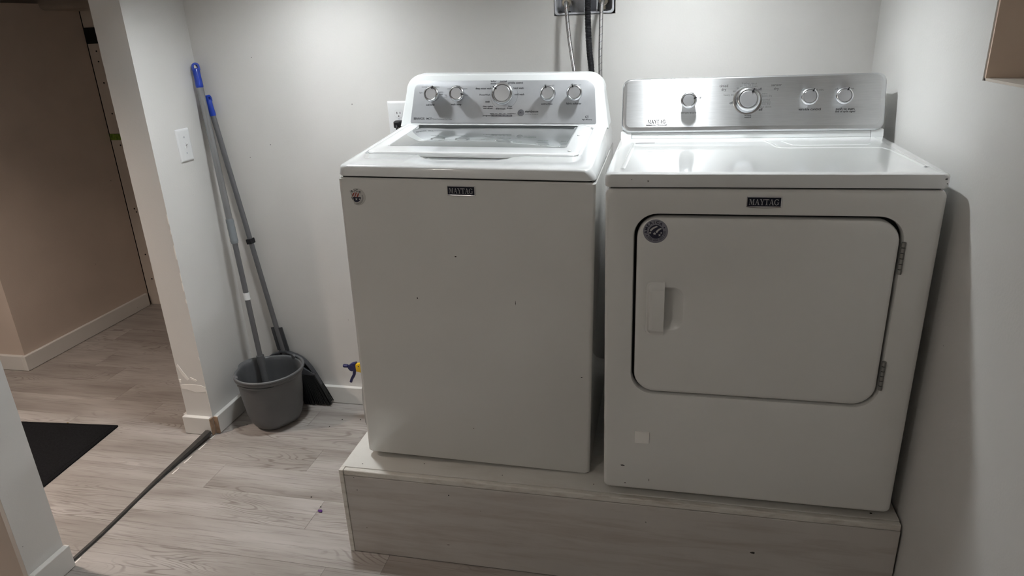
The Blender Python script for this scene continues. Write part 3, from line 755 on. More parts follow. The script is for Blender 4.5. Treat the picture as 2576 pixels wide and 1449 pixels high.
# ------------------------------------------------------------------ DRYER (local frame: x from left side, y=0 front, z=0 base)
DZ = .3282
D = thing('clothes_dryer', 'white front-loading clothes dryer with brushed steel control panel, right of the washer', 'dryer', (0, 0, DZ))
DW, DT, DS = .737, 1.1774-DZ, 1.2131-DZ
def dryer():
    # cabinet with the door opening
    cz = DT/2
    def fr_(cx, cz_, hw, hh, r, y): return [(x, y, z) for x, z in rr(cx, cz_, hw, hh, r, 8)]
    dcx, dcz, dhw, dhh = (.0705+.6635)/2, (.634+1.1155)/2 - DZ, (.6635-.0705)/2, (1.1155-.634)/2
    hx, hz = DW/2, DT/2
    rings = [fr_(DW/2, cz, hx, hz, .014, .70), fr_(DW/2, cz, hx, hz, .014, .010), fr_(DW/2, cz, hx-.0012, hz-.0012, .015, .004), fr_(DW/2, cz, hx-.005, hz-.005, .016, .0006), fr_(DW/2, cz, hx-.010, hz-.010, .018, 0),
             fr_(dcx, dcz, dhw+.006, dhh+.006, .060, 0), fr_(dcx, dcz, dhw+.002, dhh+.002, .057, .002), fr_(dcx, dcz, dhw, dhh, .055, .008), fr_(dcx, dcz, dhw, dhh, .055, .030)]
    MB().loft(rings).build('cabinet', M['dryer_white'], D, smooth=35)
    MB().box(.012, DW-.012, .012, .69, DT-.002, DT+.0045).build('seam', M['void'], D)
    for x in (.05, DW-.05):
        for y in (.06, .62):
            MB().lathe([(.018, -.0192), (.020, -.016), (.013, -.013), (.013, .004)], Matrix.Translation((x, y, 0)), 16).build('foot', M['black'], D)
    # dark gasket in the door gap
    MB().loft([fr_(dcx, dcz, dhw+.0008, dhh+.0008, .055, y) for y in (.0270, .0290)]).build('gasket', M['void'], D)
    # door with a scooped pocket beside the grip
    e = .0066
    zc = (.818+.933)/2 - DZ
    rings = [fr_(dcx, dcz, dhw-e, dhh-e, .052, .026), fr_(dcx, dcz, dhw-e, dhh-e, .052, .005), fr_(dcx, dcz, dhw-e-.0015, dhh-e-.0015, .052, .001), fr_(dcx, dcz, dhw-e-.005, dhh-e-.005, .05, -.001), fr_(dcx, dcz, dhw-e-.009, dhh-e-.009, .048, -.0015),
             fr_(.153, zc, .0425, .0580, .026, -.0015), fr_(.1525, zc, .0405, .0560, .025, -.0005), fr_(.148, zc, .034, .050, .022, .008), fr_(.143, zc, .026, .042, .018, .0165), fr_(.139, zc, .020, .034, .014, .018)]
    door = MB().loft(rings).build('door', M['dryer_white'], D, smooth=35)
    # grip: raised block, rounded on the left, cut square on the right
    gx0, gx1, gz0, gz1 = .1030, .1478, .804-DZ, .945-DZ
    def gr(ex, ez, y, r):
        x0, x1, z0, z1 = gx0+ex, gx1, gz0+ez, gz1-ez
        o = [(x1, y, z0), (x1, y, z1)]
        for i in range(7):
            a = math.radians(90 + 90*i/6); o.append((x0 + r + r*math.cos(a), y, z1 - r + r*math.sin(a)))
        for i in range(7):
            a = math.radians(180 + 90*i/6); o.append((x0 + r + r*math.cos(a), y, z0 + r + r*math.sin(a)))
        return o
    MB().loft([gr(-.001, -.001, -.001, .014), gr(0, 0, -.0035, .013), gr(.0045, .004, -.0045, .012), gr(.0075, .012, -.013, .008), gr(.0095, .0155, -.0165, .006), gr(.014, .018, -.0180, .005)]).build('handle', M['dryer_white'], door, smooth=35)
    # hinges
    for z0, z1 in ((.984-DZ, 1.0615-DZ), (.6865-DZ, .7645-DZ)):
        mb = MB(); n = 6
        for i in range(n):
            a = z0 + (z1-z0)*i/n; b = z0 + (z1-z0)*(i+1)/n - .0008
            mb.lathe([(.003, a), (.0048, a+.0006), (.0048, b-.0006), (.003, b)], Matrix.Translation((.6650, -.0025, 0)), 12)
        mb.build('hinge', M['hinge'], D, smooth=30)
    # name badge, round sticker, small square plug
    badge(D, .361, 1.149-DZ, .038, .0122)
    sx, sz, sr = .1207, 1.0748-DZ, .0292
    dy = -.0015
    st = MB().lathe([(sr, 0), (sr, .0004), (sr-.0003, .0005), (.0004, .0005)], axis_matrix((sx, dy, sz), (0, -1, 0)), 48).build('sticker', M['foil'], D)
    d0 = -dy + .0006
    def fan(pts, d, m, name): return MB().add([(sx+x, -(d0+d), sz+z) for x, z in pts], [tuple(range(len(pts)))]).build(name, m, st)
    fan([(.0168*math.cos(math.radians(a)) + .001, .0168*math.sin(math.radians(a)) - .001) for a in range(0, 360, 12)], .0001, M['navy_ink'], 'flag_disc')
    def stripe(p0, p1, p2, w, name='stripe'):
        L_, R_ = [], []
        for i in range(9):
            t = i/8; x = (1-t)**2*p0[0] + 2*t*(1-t)*p1[0] + t*t*p2[0]; z = (1-t)**2*p0[1] + 2*t*(1-t)*p1[1] + t*t*p2[1]
            L_.append((x, z)); R_.append((x + w*.8, z - w*.45))
        fan(L_ + R_[::-1], .0002, M['sticker'], name)
    stripe((-.0140, .0020), (-.0090, .0100), (.0020, .0135), .0050)
    stripe((.0000, -.0020), (.0040, .0060), (.0120, .0085), .0048)
    def star(x, z, r):
        p = [(x + (r if i % 2 == 0 else r*.42)*math.cos(PI/2 + i*PI/5), z + (r if i % 2 == 0 else r*.42)*math.sin(PI/2 + i*PI/5)) for i in range(10)]
        MB().add([(sx+a, -(d0+.0003), sz+b) for a, b in p] + [(sx+x, -(d0+.0003), sz+z)], [(i, (i+1) % 10, 10) for i in range(10)]).build('star', M['sticker'], st)
    star(-.0020, -.0058, .0044); star(.0098, -.0092, .0038); star(-.0125, -.0035, .0034); star(.0135, -.0035, .0028)
    for ch, a in zip('AMERICA', (186, 163, 141, 119, 99, 79, 55)):
        t = math.radians(a); r = .0222
        Mx = Matrix.Translation((sx + r*math.cos(t), -(d0+.0003), sz + r*math.sin(t))) @ Matrix.Rotation(PI/2, 4, 'X') @ Matrix.Rotation(t - PI/2, 4, 'Z')
        text_obj('lettering', ch, .0100, M['navy_ink'], st, Mx, bold=True)
    for a in (210, 25):
        t = math.radians(a); x, z = .0225*math.cos(t), .0225*math.sin(t)
        fan([(x + .0016*math.cos(q*PI/6), z + .0016*math.sin(q*PI/6)) for q in range(12)], .0003, M['navy_ink'], 'dot')
    for r in (.0185, .0208, .0232):
        mb = MB()
        for i in range(24):
            if i % 6 == 5: continue
            a0, a1 = math.radians(-140 + 6.2*i), math.radians(-140 + 6.2*(i+1))
            mb.add([(sx + q*math.cos(a), -(d0+.0003), sz + q*math.sin(a)) for q, a in ((r, a0), (r+.0008, a0), (r+.0008, a1), (r, a1))], [(0, 1, 2, 3)])
        mb.build('fine_print', M['navy_ink'], st)
    MB().box(.0836, .1220, -.0034, .002, .4808-DZ, .5158-DZ).build('access_plug', M['chip'], D, bevel=.001)

    # top slab with pressed-in borders
    def tr(e, y0, y1, z, r): return [(x, y, z) for x, y in rr(DW/2, (y0+y1)/2, DW/2+.001-e, (y1-y0)/2-e, r, 8)]
    zt = DS
    # recessed field: stepped outline on the right rear
    rings = [tr(.0015, -.001, .70, DT+.004, .014), tr(0, -.001, .70, DT+.007, .014), tr(0, -.001, .70, zt-.006, .014), tr(.002, -.001, .70, zt-.0018, .014), tr(.006, -.001, .70, zt, .014), tr(.03, -.001, .70, zt, .014)]
    slab = MB().loft(rings).build('top_panel', M['dryer_top'], D, smooth=40)
    def ridge(name, ctrl, w, h, nseg=10):
        p = ctrl; v = []; f = []
        n = len(p)
        for i in range(n):
            a = Vector(p[max(0, i-1)]); b = Vector(p[min(n-1, i+1)]); t = (b-a).normalized(); q = Vector((-t.y, t.x))
            for s, hh in ((-1, 0), (-.45, h*.8), (0, h), (.45, h*.8), (1, 0)):
                v.append((p[i][0] + q.x*w*s, p[i][1] + q.y*w*s, zt - .0003 + hh))
        for i in range(n-1):
            for j in range(4): f.append((i*5+j, i*5+j+1, (i+1)*5+j+1, (i+1)*5+j))
        me = mesh(v, f); fix(me)
        return link(name, me, M['dryer_top'], slab, True)
    ridge('pressed_ridge', [(.045, .46), (.20, .462), (.395, .462), (.412, .458), (.424, .42), (.430, .365), (.440, .348), (.46, .344), (.60, .345), (.675, .345), (.690, .335), (.700, .30), (.706, .20), (.711, .08)], .0080, .0014)
    ridge('pressed_ridge', [(.046, .43), (.043, .30), (.040, .16), (.037, .06)], .0065, .0014)
    ridge('pressed_ridge', [(.455, .455), (.475, .39), (.50, .385), (.66, .388), (.672, .40)], .0035, .0010)
    MB().box(.0495, .1050, .4405, .4445, zt-.001, zt+.0006).build('slot_mark', M['ink'], slab)

    # console
    ang = math.atan2(.045, .16); fr = Frame((0, .524, DS), ang)
    prof = [(.0, .0), (.0, .0)]
    # white base and body behind the fascia
    def body(u0, u1):
        a = [fr.P(u0, -.002, 0), fr.P(u1, -.002, 0), fr.P(u1, .160, -.012), fr.P(u0, .160, -.012)]
        b = [Vector((u0, .68, DS-.002)), Vector((u1, .68, DS-.002)), Vector((u1, .655, DS+.150)), Vector((u0, .655, DS+.150))]
        return MB().loft([a, b])
    body(.006, .731).build('console', M['console_white'], D, bevel=.003)
    # end caps of the base with their joints
    for u0, u1 in ((.0015, .0335), (.7035, .7355)):
        MB().loft([[fr.P(u, v, h) for u, v in rr((u0+u1)/2, .010, (u1-u0)/2, .0125, .004, 4)] for h in (-.10, .0010, .0030)]).build('end_cap', M['console_white'], D, smooth=40)
    MB().loft([[fr.P(u, v, h) for u, v in rr(.3685, .0085, .3335, .0085, .002, 3)] for h in (-.02, .0005, .0018)]).build('base_strip', M['console_white'], D)
    # fascia
    def fo(e, h, r=.026): return [fr.P(u, v, h) for u, v in rr(.369, .0972, .3665+e, .0795+e, r, 8)]
    MB().loft([fo(0, -.030), fo(0, .0030), fo(-.002, .0060), fo(-.005, .0076), fo(-.008, .0078, .022)]).build('fascia', M['fascia'], D, smooth=40)
    # brushed plate with UV for the brushing direction
    pts = rr(.369, .1020, .3525, .0690, .014, 8)
    me = mesh([fr.P(u, v, .0084) for u, v in pts] + [fr.P(u, v, .0070) for u, v in pts], [tuple(range(len(pts)))] + [(j, len(pts)+j, len(pts)+(j+1) % len(pts), (j+1) % len(pts)) for j in range(len(pts))])
    fix(me)
    ul = me.uv_layers.new(name='UVMap')
    for l in me.loops:
        co = me.vertices[l.vertex_index].co; ul.data[l.index].uv = (co.x, (co.z - DS)*1.04)
    pl = link('control_panel', me, M['brushed'], D)
    hk, b0 = .026, .0084
    def kb(u, v, R, a):
        return knob(fr, u - (hk+b0)*(u-.14)/2.15, v - (hk+b0)*.17, R, hk, a, D, base=b0)
    kb(.1988, .1122, .0232, 72); kb(.368, .1121, .0330, 28); kb(.5366, .1162, .0240, 28); kb(.6297, .1164, .0240, 25)
    # skirt ring of the timer knob
    uc, vc = .368 - (hk+b0)*.228/2.15, .1121 - (hk+b0)*.17
    MB().lathe([(.041, 0), (.041, .0012), (.0385, .0020), (.0330, .0020), (.028, .0012)], fr.M(uc, vc, b0), 48, True, True).build('knob_skirt', M['knob'], D, smooth=30)
    hp = b0 + .0004
    def L_(s, u, v, size, soft=False, bold=False): return letter(fr, s, u - b0*(u-.14)/2.15, v - b0*.17, size, pl, soft, bold, h=hp)
    L_('temperature', .1991, .0761, .0090); L_('medium', .2160, .1335, .0075, True); L_('high', .2300, .1200, .0080, True); L_('low', .1790, .1340, .0070, True)
    L_('timed\ndry', .2972, .1455, .0105); L_('sensor\ndry', .4433, .1445, .0105)
    L_('off', .3977, .1387, .0100, bold=True); L_('off', .3206, .1016, .0100, bold=True); L_('off', .4027, .0806, .0100, bold=True)
    L_('heavy dry', .3128, .1247, .0076, True); L_('60', .3270, .1345, .0076, True); L_('50', .3370, .1430, .0076, True); L_('40', .3465, .1480, .0076, True); L_('30', .3575, .1500, .0076, True); L_('20', .3690, .1505, .0076, True)
    L_('freshen up', .3640, .1565, .0078, True); L_('cool\ndown', .3830, .1515, .0072, True)
    L_('jeans', .4120, .1265, .0076, True); L_('more dry', .4185, .1195, .0076, True); L_('normal', .4170, .1085, .0076, True); L_('delicate', .4180, .1025, .0076, True); L_('less dry', .4175, .0970, .0076, True); L_('shut down', .4160, .0885, .0076, True)
    L_('wrinkle\ncontrol', .3681, .0629, .0062, bold=True)
    L_('wrinkle control', .5375, .0793, .0096, bold=True); L_('off', .5150, .1335, .0078, True); L_('90 min.', .5610, .1335, .0078, True)
    L_('push to start', .6319, .0790, .0096, bold=True); L_('end of cycle signal', .6323, .0715, .0072, bold=True); L_('off', .6060, .1345, .0078, True); L_('on', .6480, .1350, .0078, True)
    serif_word('lettering', 'MAYTAG', .0530, .0105, M['ink'], pl, lambda u, v, h: fr.P(.1071 + u, .0495 + v, hp + h))
    L_('COMMERCIAL TECHNOLOGY', .1074, .0405, .0047, bold=True)
M['fascia'] = plain('silver_fascia', (0.55, 0.56, 0.57), 0.28, metal=0.85, var=0.02, scale=40)
dryer()

# ------------------------------------------------------------------ supply box and hoses in the back wall
bx = thing('washer_outlet_box', 'recessed pale plastic water outlet box in the wall above the washer', 'outlet box', ((HX0+HX1)/2, YB, 1.577))
def obx(name, x0, x1, y0, y1, z0, z1, mat, bev=.0015):
    cx = (HX0+HX1)/2
    return MB().box(x0-cx, x1-cx, y0-YB, y1-YB, z0-1.577, z1-1.577).build(name, mat, bx, bevel=bev)
BX0, BX1, BZ0, BZ1 = -.2500, -.0490, 1.5775, 1.790
cx_ = (HX0+HX1)/2
def brg(e, y, r=.012): return [(x - cx_, y, z - 1.577) for x, z in rr((BX0+BX1)/2, (BZ0+BZ1)/2, (BX1-BX0)/2+e, (BZ1-BZ0)/2+e, r, 6)]
MB().loft([brg(-.001, .09), brg(-.001, .002), brg(0, -.002), brg(-.002, -.0045), brg(-.006, -.0045), brg(-.007, -.002), brg(-.007, .075), brg(-.010, .078)], False, True).build('shell', M['box_plastic'], bx, smooth=35)
obx('divider', -.1500, -.1465, YB+.004, YB+.078, BZ0+.006, BZ1-.006, M['box_plastic'], .0008)
obx('divider', -.1080, -.1045, YB+.004, YB+.078, BZ0+.006, BZ1-.006, M['box_plastic'], .0008)
for vx in (-.2095, -.0845):
    Mv = axis_matrix((vx - cx_, .02, 1.617-1.577), (0, -1, 0))
    MB().lathe([(.0135, -.05), (.0135, .008), (.0155, .010), (.0155, .020), (.0125, .023), (.0115, .024)], Mv, 6 if False else 24).build('valve', M['brass'], bx, smooth=30)
    MB().lathe([(.0075, -.025), (.0075, .02), (.0005, .021)], Matrix.Translation((vx - cx_, .03, 1.600-1.577)), 14).build('valve_stem', M['brass'], bx, smooth=30)
    MB().box(vx-.010-cx_, vx+.010-cx_, .015, .040, 1.5835-1.577, 1.5895-1.577).build('valve_foot', M['black'], bx, bevel=.001)
hot = smooth_path([(-.2095, .872, 1.617), (-.2085, .853, 1.615), (-.2055, .838, 1.603), (-.2015, .828, 1.57), (-.1940, .816, 1.51), (-.1840, .806, 1.45), (-.1740, .800, 1.39), (-.160, .797, 1.28), (-.150, .795, 1.15), (-.145, .790, 1.02)], 14)
tag(tube_mesh('supply_hose', hot, .0066, M['hose_hot'], None, 14), 'braided steel water hose with red tracer, left of the black drain hose', 'hose', 'water hoses behind the washer')
cold = smooth_path([(-.0845, .872, 1.617), (-.0850, .853, 1.615), (-.0865, .836, 1.603), (-.0875, .822, 1.57), (-.0875, .812, 1.51), (-.0880, .806, 1.45), (-.0870, .802, 1.38), (-.082, .798, 1.28), (-.078, .795, 1.15), (-.075, .790, 1.02)], 14)
tag(tube_mesh('supply_hose', cold, .0066, M['hose_cold'], None, 14), 'braided steel water hose with blue tracer, right of the black drain hose', 'hose', 'water hoses behind the washer')
dr = smooth_path([(-.1290, .925, 1.660), (-.1300, .875, 1.668), (-.1315, .845, 1.645), (-.1315, .826, 1.60), (-.1290, .812, 1.53), (-.1240, .804, 1.46), (-.1160, .800, 1.385), (-.114, .797, 1.28), (-.114, .795, 1.15), (-.114, .790, 1.02)], 100)
def corr(i, s):
    if s < .245: return .0098 + .0009*math.sin(2*PI*s/.0046)
    k = (s / .0098) % 1.0
    return .0108 if k < .16 else .0098
tag(tube_mesh('drain_hose', dr, corr, M['black'], None, 14), 'black corrugated drain hose running down between two steel hoses', 'hose')

# ------------------------------------------------------------------ switch and outlet
def plate_rings(hw, hh, t, n=4):
    return lambda e, d, r=.003: [(x, -d, z) for x, z in rr(0, 0, hw-e, hh-e, r, n)]
sw = thing('light_switch', 'white toggle light switch plate on the left wall', 'switch', (X0, .7122, 1.1765), (0, 0, PI/2))
p = plate_rings(.038, .0618, .006)
MB().loft([p(0, -.0005), p(0, .0015), p(.002, .0045), p(.0055, .0062), p(.010, .0062)]).build('wall_plate', M['white_plastic'], sw, smooth=40)
MB().box(-.0055, .0055, -.0085, -.004, -.012, .012).build('toggle_bezel', M['white_plastic'], sw, bevel=.001)
MB().box(-.0035, .0035, -.018, -.002, -.004, .004, Matrix.Rotation(math.radians(-28), 4, 'X')).build('toggle', M['white_plastic'], sw, bevel=.001)
for z in (-.030, .030):
    MB().lathe([(.0036, 0), (.0034, .0014), (.0005, .0018)], axis_matrix((0, -.0060, z), (0, -1, 0)), 14).build('screw', M['box_plastic'], sw, smooth=30)
ou = thing('power_outlet', 'white double power outlet plate on the wall behind the washer', 'outlet', (-.8445, YB, 1.2435))
p = plate_rings(.0430, .0640, .006)
MB().loft([p(0, -.0005), p(0, .0015), p(.002, .0045), p(.0055, .0062), p(.010, .0062)]).build('wall_plate', M['white_plastic'], ou, smooth=40)
for z in (.0185, -.0185):
    o1 = MB().loft([[(x, -d, zz) for x, zz in rr(0, z, .0165, .0135, .0085, 5)] for d in (.004, .0062)]).build('socket_gap', M['ink_soft'], ou)
    o2 = MB().loft([[(x, -d, zz) for x, zz in rr(0, z, .0157, .0128, .008, 5)] for d in (.004, .0072)]).build('socket', M['white_plastic'], ou)
    for x, h in ((-.0060, .0042), (.0062, .0036)):
        MB().box(x-.0012, x+.0012, -.0076, -.006, z+.003-h, z+.003+h).build('slot', M['void'], o2)
    MB().lathe([(.0024, 0), (.0024, .0006)], axis_matrix((0, -.0070, z-.0085), (0, -1, 0)), 12).build('slot', M['void'], o2)
MB().lathe([(.003, 0), (.0028, .0012), (.0005, .0015)], axis_matrix((0, -.0060, 0), (0, -1, 0)), 12).build('screw', M['box_plastic'], ou)
pg = thing('power_plug', 'black plug pushed into the lower socket of the outlet', 'plug', (-.8445, YB-.0072, 1.2250))
MB().loft([[(x, y, z) for x, z in rr(0, 0, a, b, .004, 4)] for a, b, y in ((.0150, .0130, 0), (.0155, .0135, -.010), (.0135, .0120, -.026), (.0080, .0080, -.034))]).build('plug_body', M['black'], pg, smooth=40)
tube_mesh('cord', smooth_path([(0, -.030, 0), (.004, -.042, -.012), (.012, -.044, -.05), (.04, -.040, -.13), (.09, -.038, -.22)], 10), .0038, M['black'], pg, 8)

# ------------------------------------------------------------------ bucket
bk = thing('mop_bucket', 'dark grey plastic mop bucket in the corner of the room', 'bucket', (-1.460, .675, 0))
def bucket():
    H_, R1 = .247, .1315
    n = 72
    PR = [(0, .074), (.03, .088), (.08, .098), (.16, .107), (.30, .1150), (.5, .1212), (.75, .1268), (1.0, .1300)]
    def rad(t):
        for (t0, r0), (t1, r1) in zip(PR, PR[1:]):
            if t <= t1: return r0 + (r1-r0)*(t-t0)/(t1-t0)
        return PR[-1][1]
    def ring(r, z, bulge=0.0, lift=0.0, foot=0.0):
        out = []
        for j in range(n):
            a = 2*PI*j/n
            d = (a - math.radians(158) + PI) % (2*PI) - PI
            w = math.exp(-(d/.34)**4)
            k = w*bulge
            q = (a - math.radians(-28) + PI) % (2*PI) - PI
            k -= foot*math.exp(-(q/.42)**6)
            out.append(((r+k)*math.cos(a), (r+k)*math.sin(a), z + w*lift))
        return out
    zz = [0, .02, .05, .08, .12, .16, .23, .30, .40, .5, .62, .75, .88, 1.0]
    rings = [ring(.05, .0006)]
    for t in zz: rings.append(ring(rad(t), .0006 + (H_-.020)*t, .010*max(0, t-.7)/.3, 0, .020*max(0, 1-t/.16)))
    rings += [ring(R1+.003, H_-.017, .012), ring(R1+.008, H_-.014, .014, .000), ring(R1+.0095, H_-.008, .018, .001), ring(R1+.009, H_-.002, .021, .002), ring(R1+.005, H_, .020, .003), ring(R1, H_-.001, .014, .001), ring(R1-.003, H_-.006, .010, .000)]
    for t in zz[::-1]: rings.append(ring(max(.03, rad(t)-.0035), .006 + (H_-.026)*t, .010*max(0, t-.7)/.3))
    rings.append(ring(.02, .006))
    MB().loft(rings).build('bucket_body', M['bucket'], bk, smooth=50)
    # carrying bail lying on the near right side of the rim
    pts = []
    a0, a1 = 228, 428
    for i in range(49):
        a = math.radians(a0 + (a1-a0)*i/48)
        r_ = R1 + .0065 + .0060*math.sin(PI*i/48)
        pts.append((r_*math.cos(a), r_*math.sin(a), H_ + .0035 + .004*math.sin(PI*i/48)))
    tube_mesh('bail', pts, .0056, M['bucket'], bk, 10)
    for a in (a0, a1):
        t = math.radians(a)
        MB().lathe([(.009, -.007), (.011, -.003), (.011, .003), (.008, .006)], axis_matrix(((R1+.002)*math.cos(t), (R1+.002)*math.sin(t), H_+.003), (math.cos(t), math.sin(t), 0)), 18).build('bail_pivot', M['bucket'], bk, smooth=30)
    pts = [((R1+.0035)*math.cos(math.radians(a)), (R1+.0035)*math.sin(math.radians(a)), H_-.022) for a in range(236, 312, 4)]
    tube_mesh('grip_ledge', pts, .0045, M['bucket'], bk, 8)
bucket()

# ------------------------------------------------------------------ poles
def pole_pts(a, b, t0, t1, n=2):
    a, b = Vector(a), Vector(b); return [a.lerp(b, t0 + (t1-t0)*i/(n-1)) for i in range(n)]
def hang_cap(parent, a, b, t0, t1, r, mat):
    """blue hand grip with a hanging eye at its upper end"""
    a, b = Vector(a), Vector(b); p = a.lerp(b, t0); q = a.lerp(b, t1); L = (q-p).length
    Mx = axis_matrix(q, p - q)
    prof = [(r*1.00, 0), (r*1.10, .004), (r*1.12, .01), (r*1.04, L*.45), (r*1.08, L*.72)]
    c = MB().lathe(prof + [(r*1.02, L*.74)], Mx, 20).build('hand_grip', mat, parent, smooth=40)
    # flat loop at the end
    mb = MB(); n = 16
    w, th = r*1.10, r*.75
    loop_o = [(w*math.cos(PI*i/n), L - w + w*math.sin(PI*i/n)) for i in range(n+1)] + [(-w, L*.70), (w, L*.70)]
    wi = w*.46
    loop_i = [(wi*math.cos(PI*i/n), L - w + wi*math.sin(PI*i/n)) for i in range(n+1)] + [(-wi, L*.78), (wi, L*.78)]
    m = len(loop_o)
    rings = [[Mx @ Vector((x, y, z)) for x, z in lp] for lp, y in ((loop_o, -th), (loop_o, th), (loop_i, th), (loop_i, -th), (loop_o, -th))]
    mb.loft(rings, False, False)
    mb.build('hanging_eye', mat, parent, smooth=40)
mop = thing('mop', 'grey telescopic mop handle with blue grip standing in the bucket', 'mop', (-1.4900, .695, .007))
mo = Vector(mop.location)
MA, MBt = Vector((-1.6455, .8360, 1.4700)) - mo, Vector((-1.4925, .6960, .009)) - mo
zof = lambda z: (1.4700 - z)/(1.4700-.009)
def mtube(name, z0, z1, r, mat, n=16): return tube_mesh(name, pole_pts(MA, MBt, zof(z0), zof(z1)), r, mat, mop, n)
mtube('upper_pole', 1.385, .858, .0128, M['pole_light'])
tw = tube_mesh('twist_lock', pole_pts(MA, MBt, zof(.868), zof(.768), 24), lambda i, s: .0150 + (.0007 if (i % 6) in (2, 3) else 0) - (.0012 if i > 21 else 0), M['grip'], mop, 16)
mtube('lower_pole', .772, .245, .0108, M['pole'])
mtube('white_band', .560, .530, .0128, M['white_plastic'])
hang_cap(mop, MA, MBt, 0.0, zof(1.378), .0128, M['blue'])
tube_mesh('socket', pole_pts(MA, MBt, zof(.285), zof(.02), 6), lambda i, s: .0165 if i == 0 else .0150, M['bucket'], mop, 16)

br = thing('broom', 'grey handled broom with black bristles leaning behind the bucket', 'broom', (-1.440, .832, 0))
bo = Vector(br.location)
BA, BB = Vector((-1.6295, .8520, 1.348)) - bo, Vector((-1.4670, .8340, .160)) - bo
zb = lambda z: (1.348 - z)/(1.348-.160)
tube_mesh('pole', pole_pts(BA, BB, zb(1.275), 1.0), .0104, M['pole'], br, 16)
hang_cap(br, BA, BB, 0.0, zb(1.268), .0110, M['blue'])
pc = BA.lerp(BB, zb(.756))
MB().box(-.0155, .0155, -.011, .011, -.011, .011, axis_matrix(pc, BB-BA)).build('clip', M['black'], br, bevel=.002)
def head():
    v = [(-.100, .010), (-.102, -.008), (.098, -.016), (.102, -.004), (.020, .040), (-.010, .062), (-.044, .062), (-.062, .040)]
    cz = .160
    MB().loft([[(x, y, cz + z) for x, z in v] for y in (-.013, .013)]).build('head', M['pan'], br, bevel=.004, smooth=40)
    mb = MB(); rnd = random.Random(3)
    for i in range(34):
        for j in range(6):
            u = i/33; x = -.098 + u*.196; y = -.010 + j*.0040
            zt_ = cz - .006 - .008*u
            x2 = x + (u-.30)*.088 + rnd.uniform(-.005, .005); y2 = y + (j-2.5)*.0022 + rnd.uniform(-.002, .002)
            z2 = .002 + rnd.uniform(0, .010) + (.012*(u > .97))
            w = .0024
            a = [(x-w, y-w, zt_), (x+w, y-w, zt_), (x+w, y+w, zt_), (x-w, y+w, zt_)]
            xm, ym, zm = x*.5+x2*.5 + .002, (y+y2)/2, (zt_+z2)/2
            m_ = [(xm-w, ym-w, zm), (xm+w, ym-w, zm), (xm+w, ym+w, zm), (xm-w, ym+w, zm)]
            w *= .6
            b = [(x2-w, y2-w, z2), (x2+w, y2-w, z2), (x2+w, y2+w, z2), (x2-w, y2+w, z2)]
            mb.loft([a, m_, b])
    o = mb.build('bristles', M['bristle'], br); o['kind'] = 'stuff'
head()
# dustpan clipped to the broom pole, standing upright behind the bristles
dp = thing('dustpan', 'charcoal dustpan clipped upright to the broom behind the bucket', 'dustpan', (-1.449, .8495, .012))
def dustpan():
    half = [(.014, .243), (.020, .236), (.034, .232), (.056, .225), (.077, .212), (.094, .194), (.110, .168), (.124, .136), (.137, .097), (.148, .055), (.156, .012), (.157, .0)]
    ax = lambda z: -(z - .0)*.137*.85
    def sidep(e, sgn): return [(ax(z) + sgn*max(.004, x + e), z + (e if z > .2 else 0)) for x, z in half]
    def ring(e, y0, y1):
        o = sidep(e, -1) + sidep(e, 1)[::-1]
        return [(x, y0 + (y1-y0)*min(1, max(0, (z-.0)/.10)), max(0, z)) for x, z in o]
    MB().loft([ring(0, 0, 0), ring(.002, -.006, -.008), ring(.003, -.012, -.026), ring(.0005, -.013, -.0275), ring(-.004, -.012, -.026), ring(-.005, -.006, -.008), ring(-.010, -.003, -.003)]).build('pan', M['pan'], dp, smooth=40)
    o = Vector(dp.location)
    for s_ in (-1, 1):
        p0 = BA.lerp(BB, zb(.366)) + bo - o + Vector((s_*.0160, 0, 0)); p1 = BA.lerp(BB, zb(.256)) + bo - o + Vector((s_*.0175, .002, 0))
        MB().box(-.0028, .0028, -.011, .011, 0, (p1-p0).length, axis_matrix(p0, p1-p0)).build('pole_clip', M['pan'], dp, bevel=.001)
        pts = [p1 + Vector((s_*.0, 0, .004)), p1 + Vector((s_*.002, 0, -.006)), p1 + Vector((s_*.010, 0, -.016)), p1 + Vector((s_*.026, 0, -.020))]
        tube_mesh('shoulder', smooth_path(pts, 6), .0042, M['pan'], dp, 8)
    for z in (.352, .308):
        c0 = BA.lerp(BB, zb(z)) + bo - o
        MB().box(-.0165, .0165, .0108, .0135, -.003, .003, Matrix.Translation(c0)).build('clip_bridge', M['pan'], dp)
dustpan()

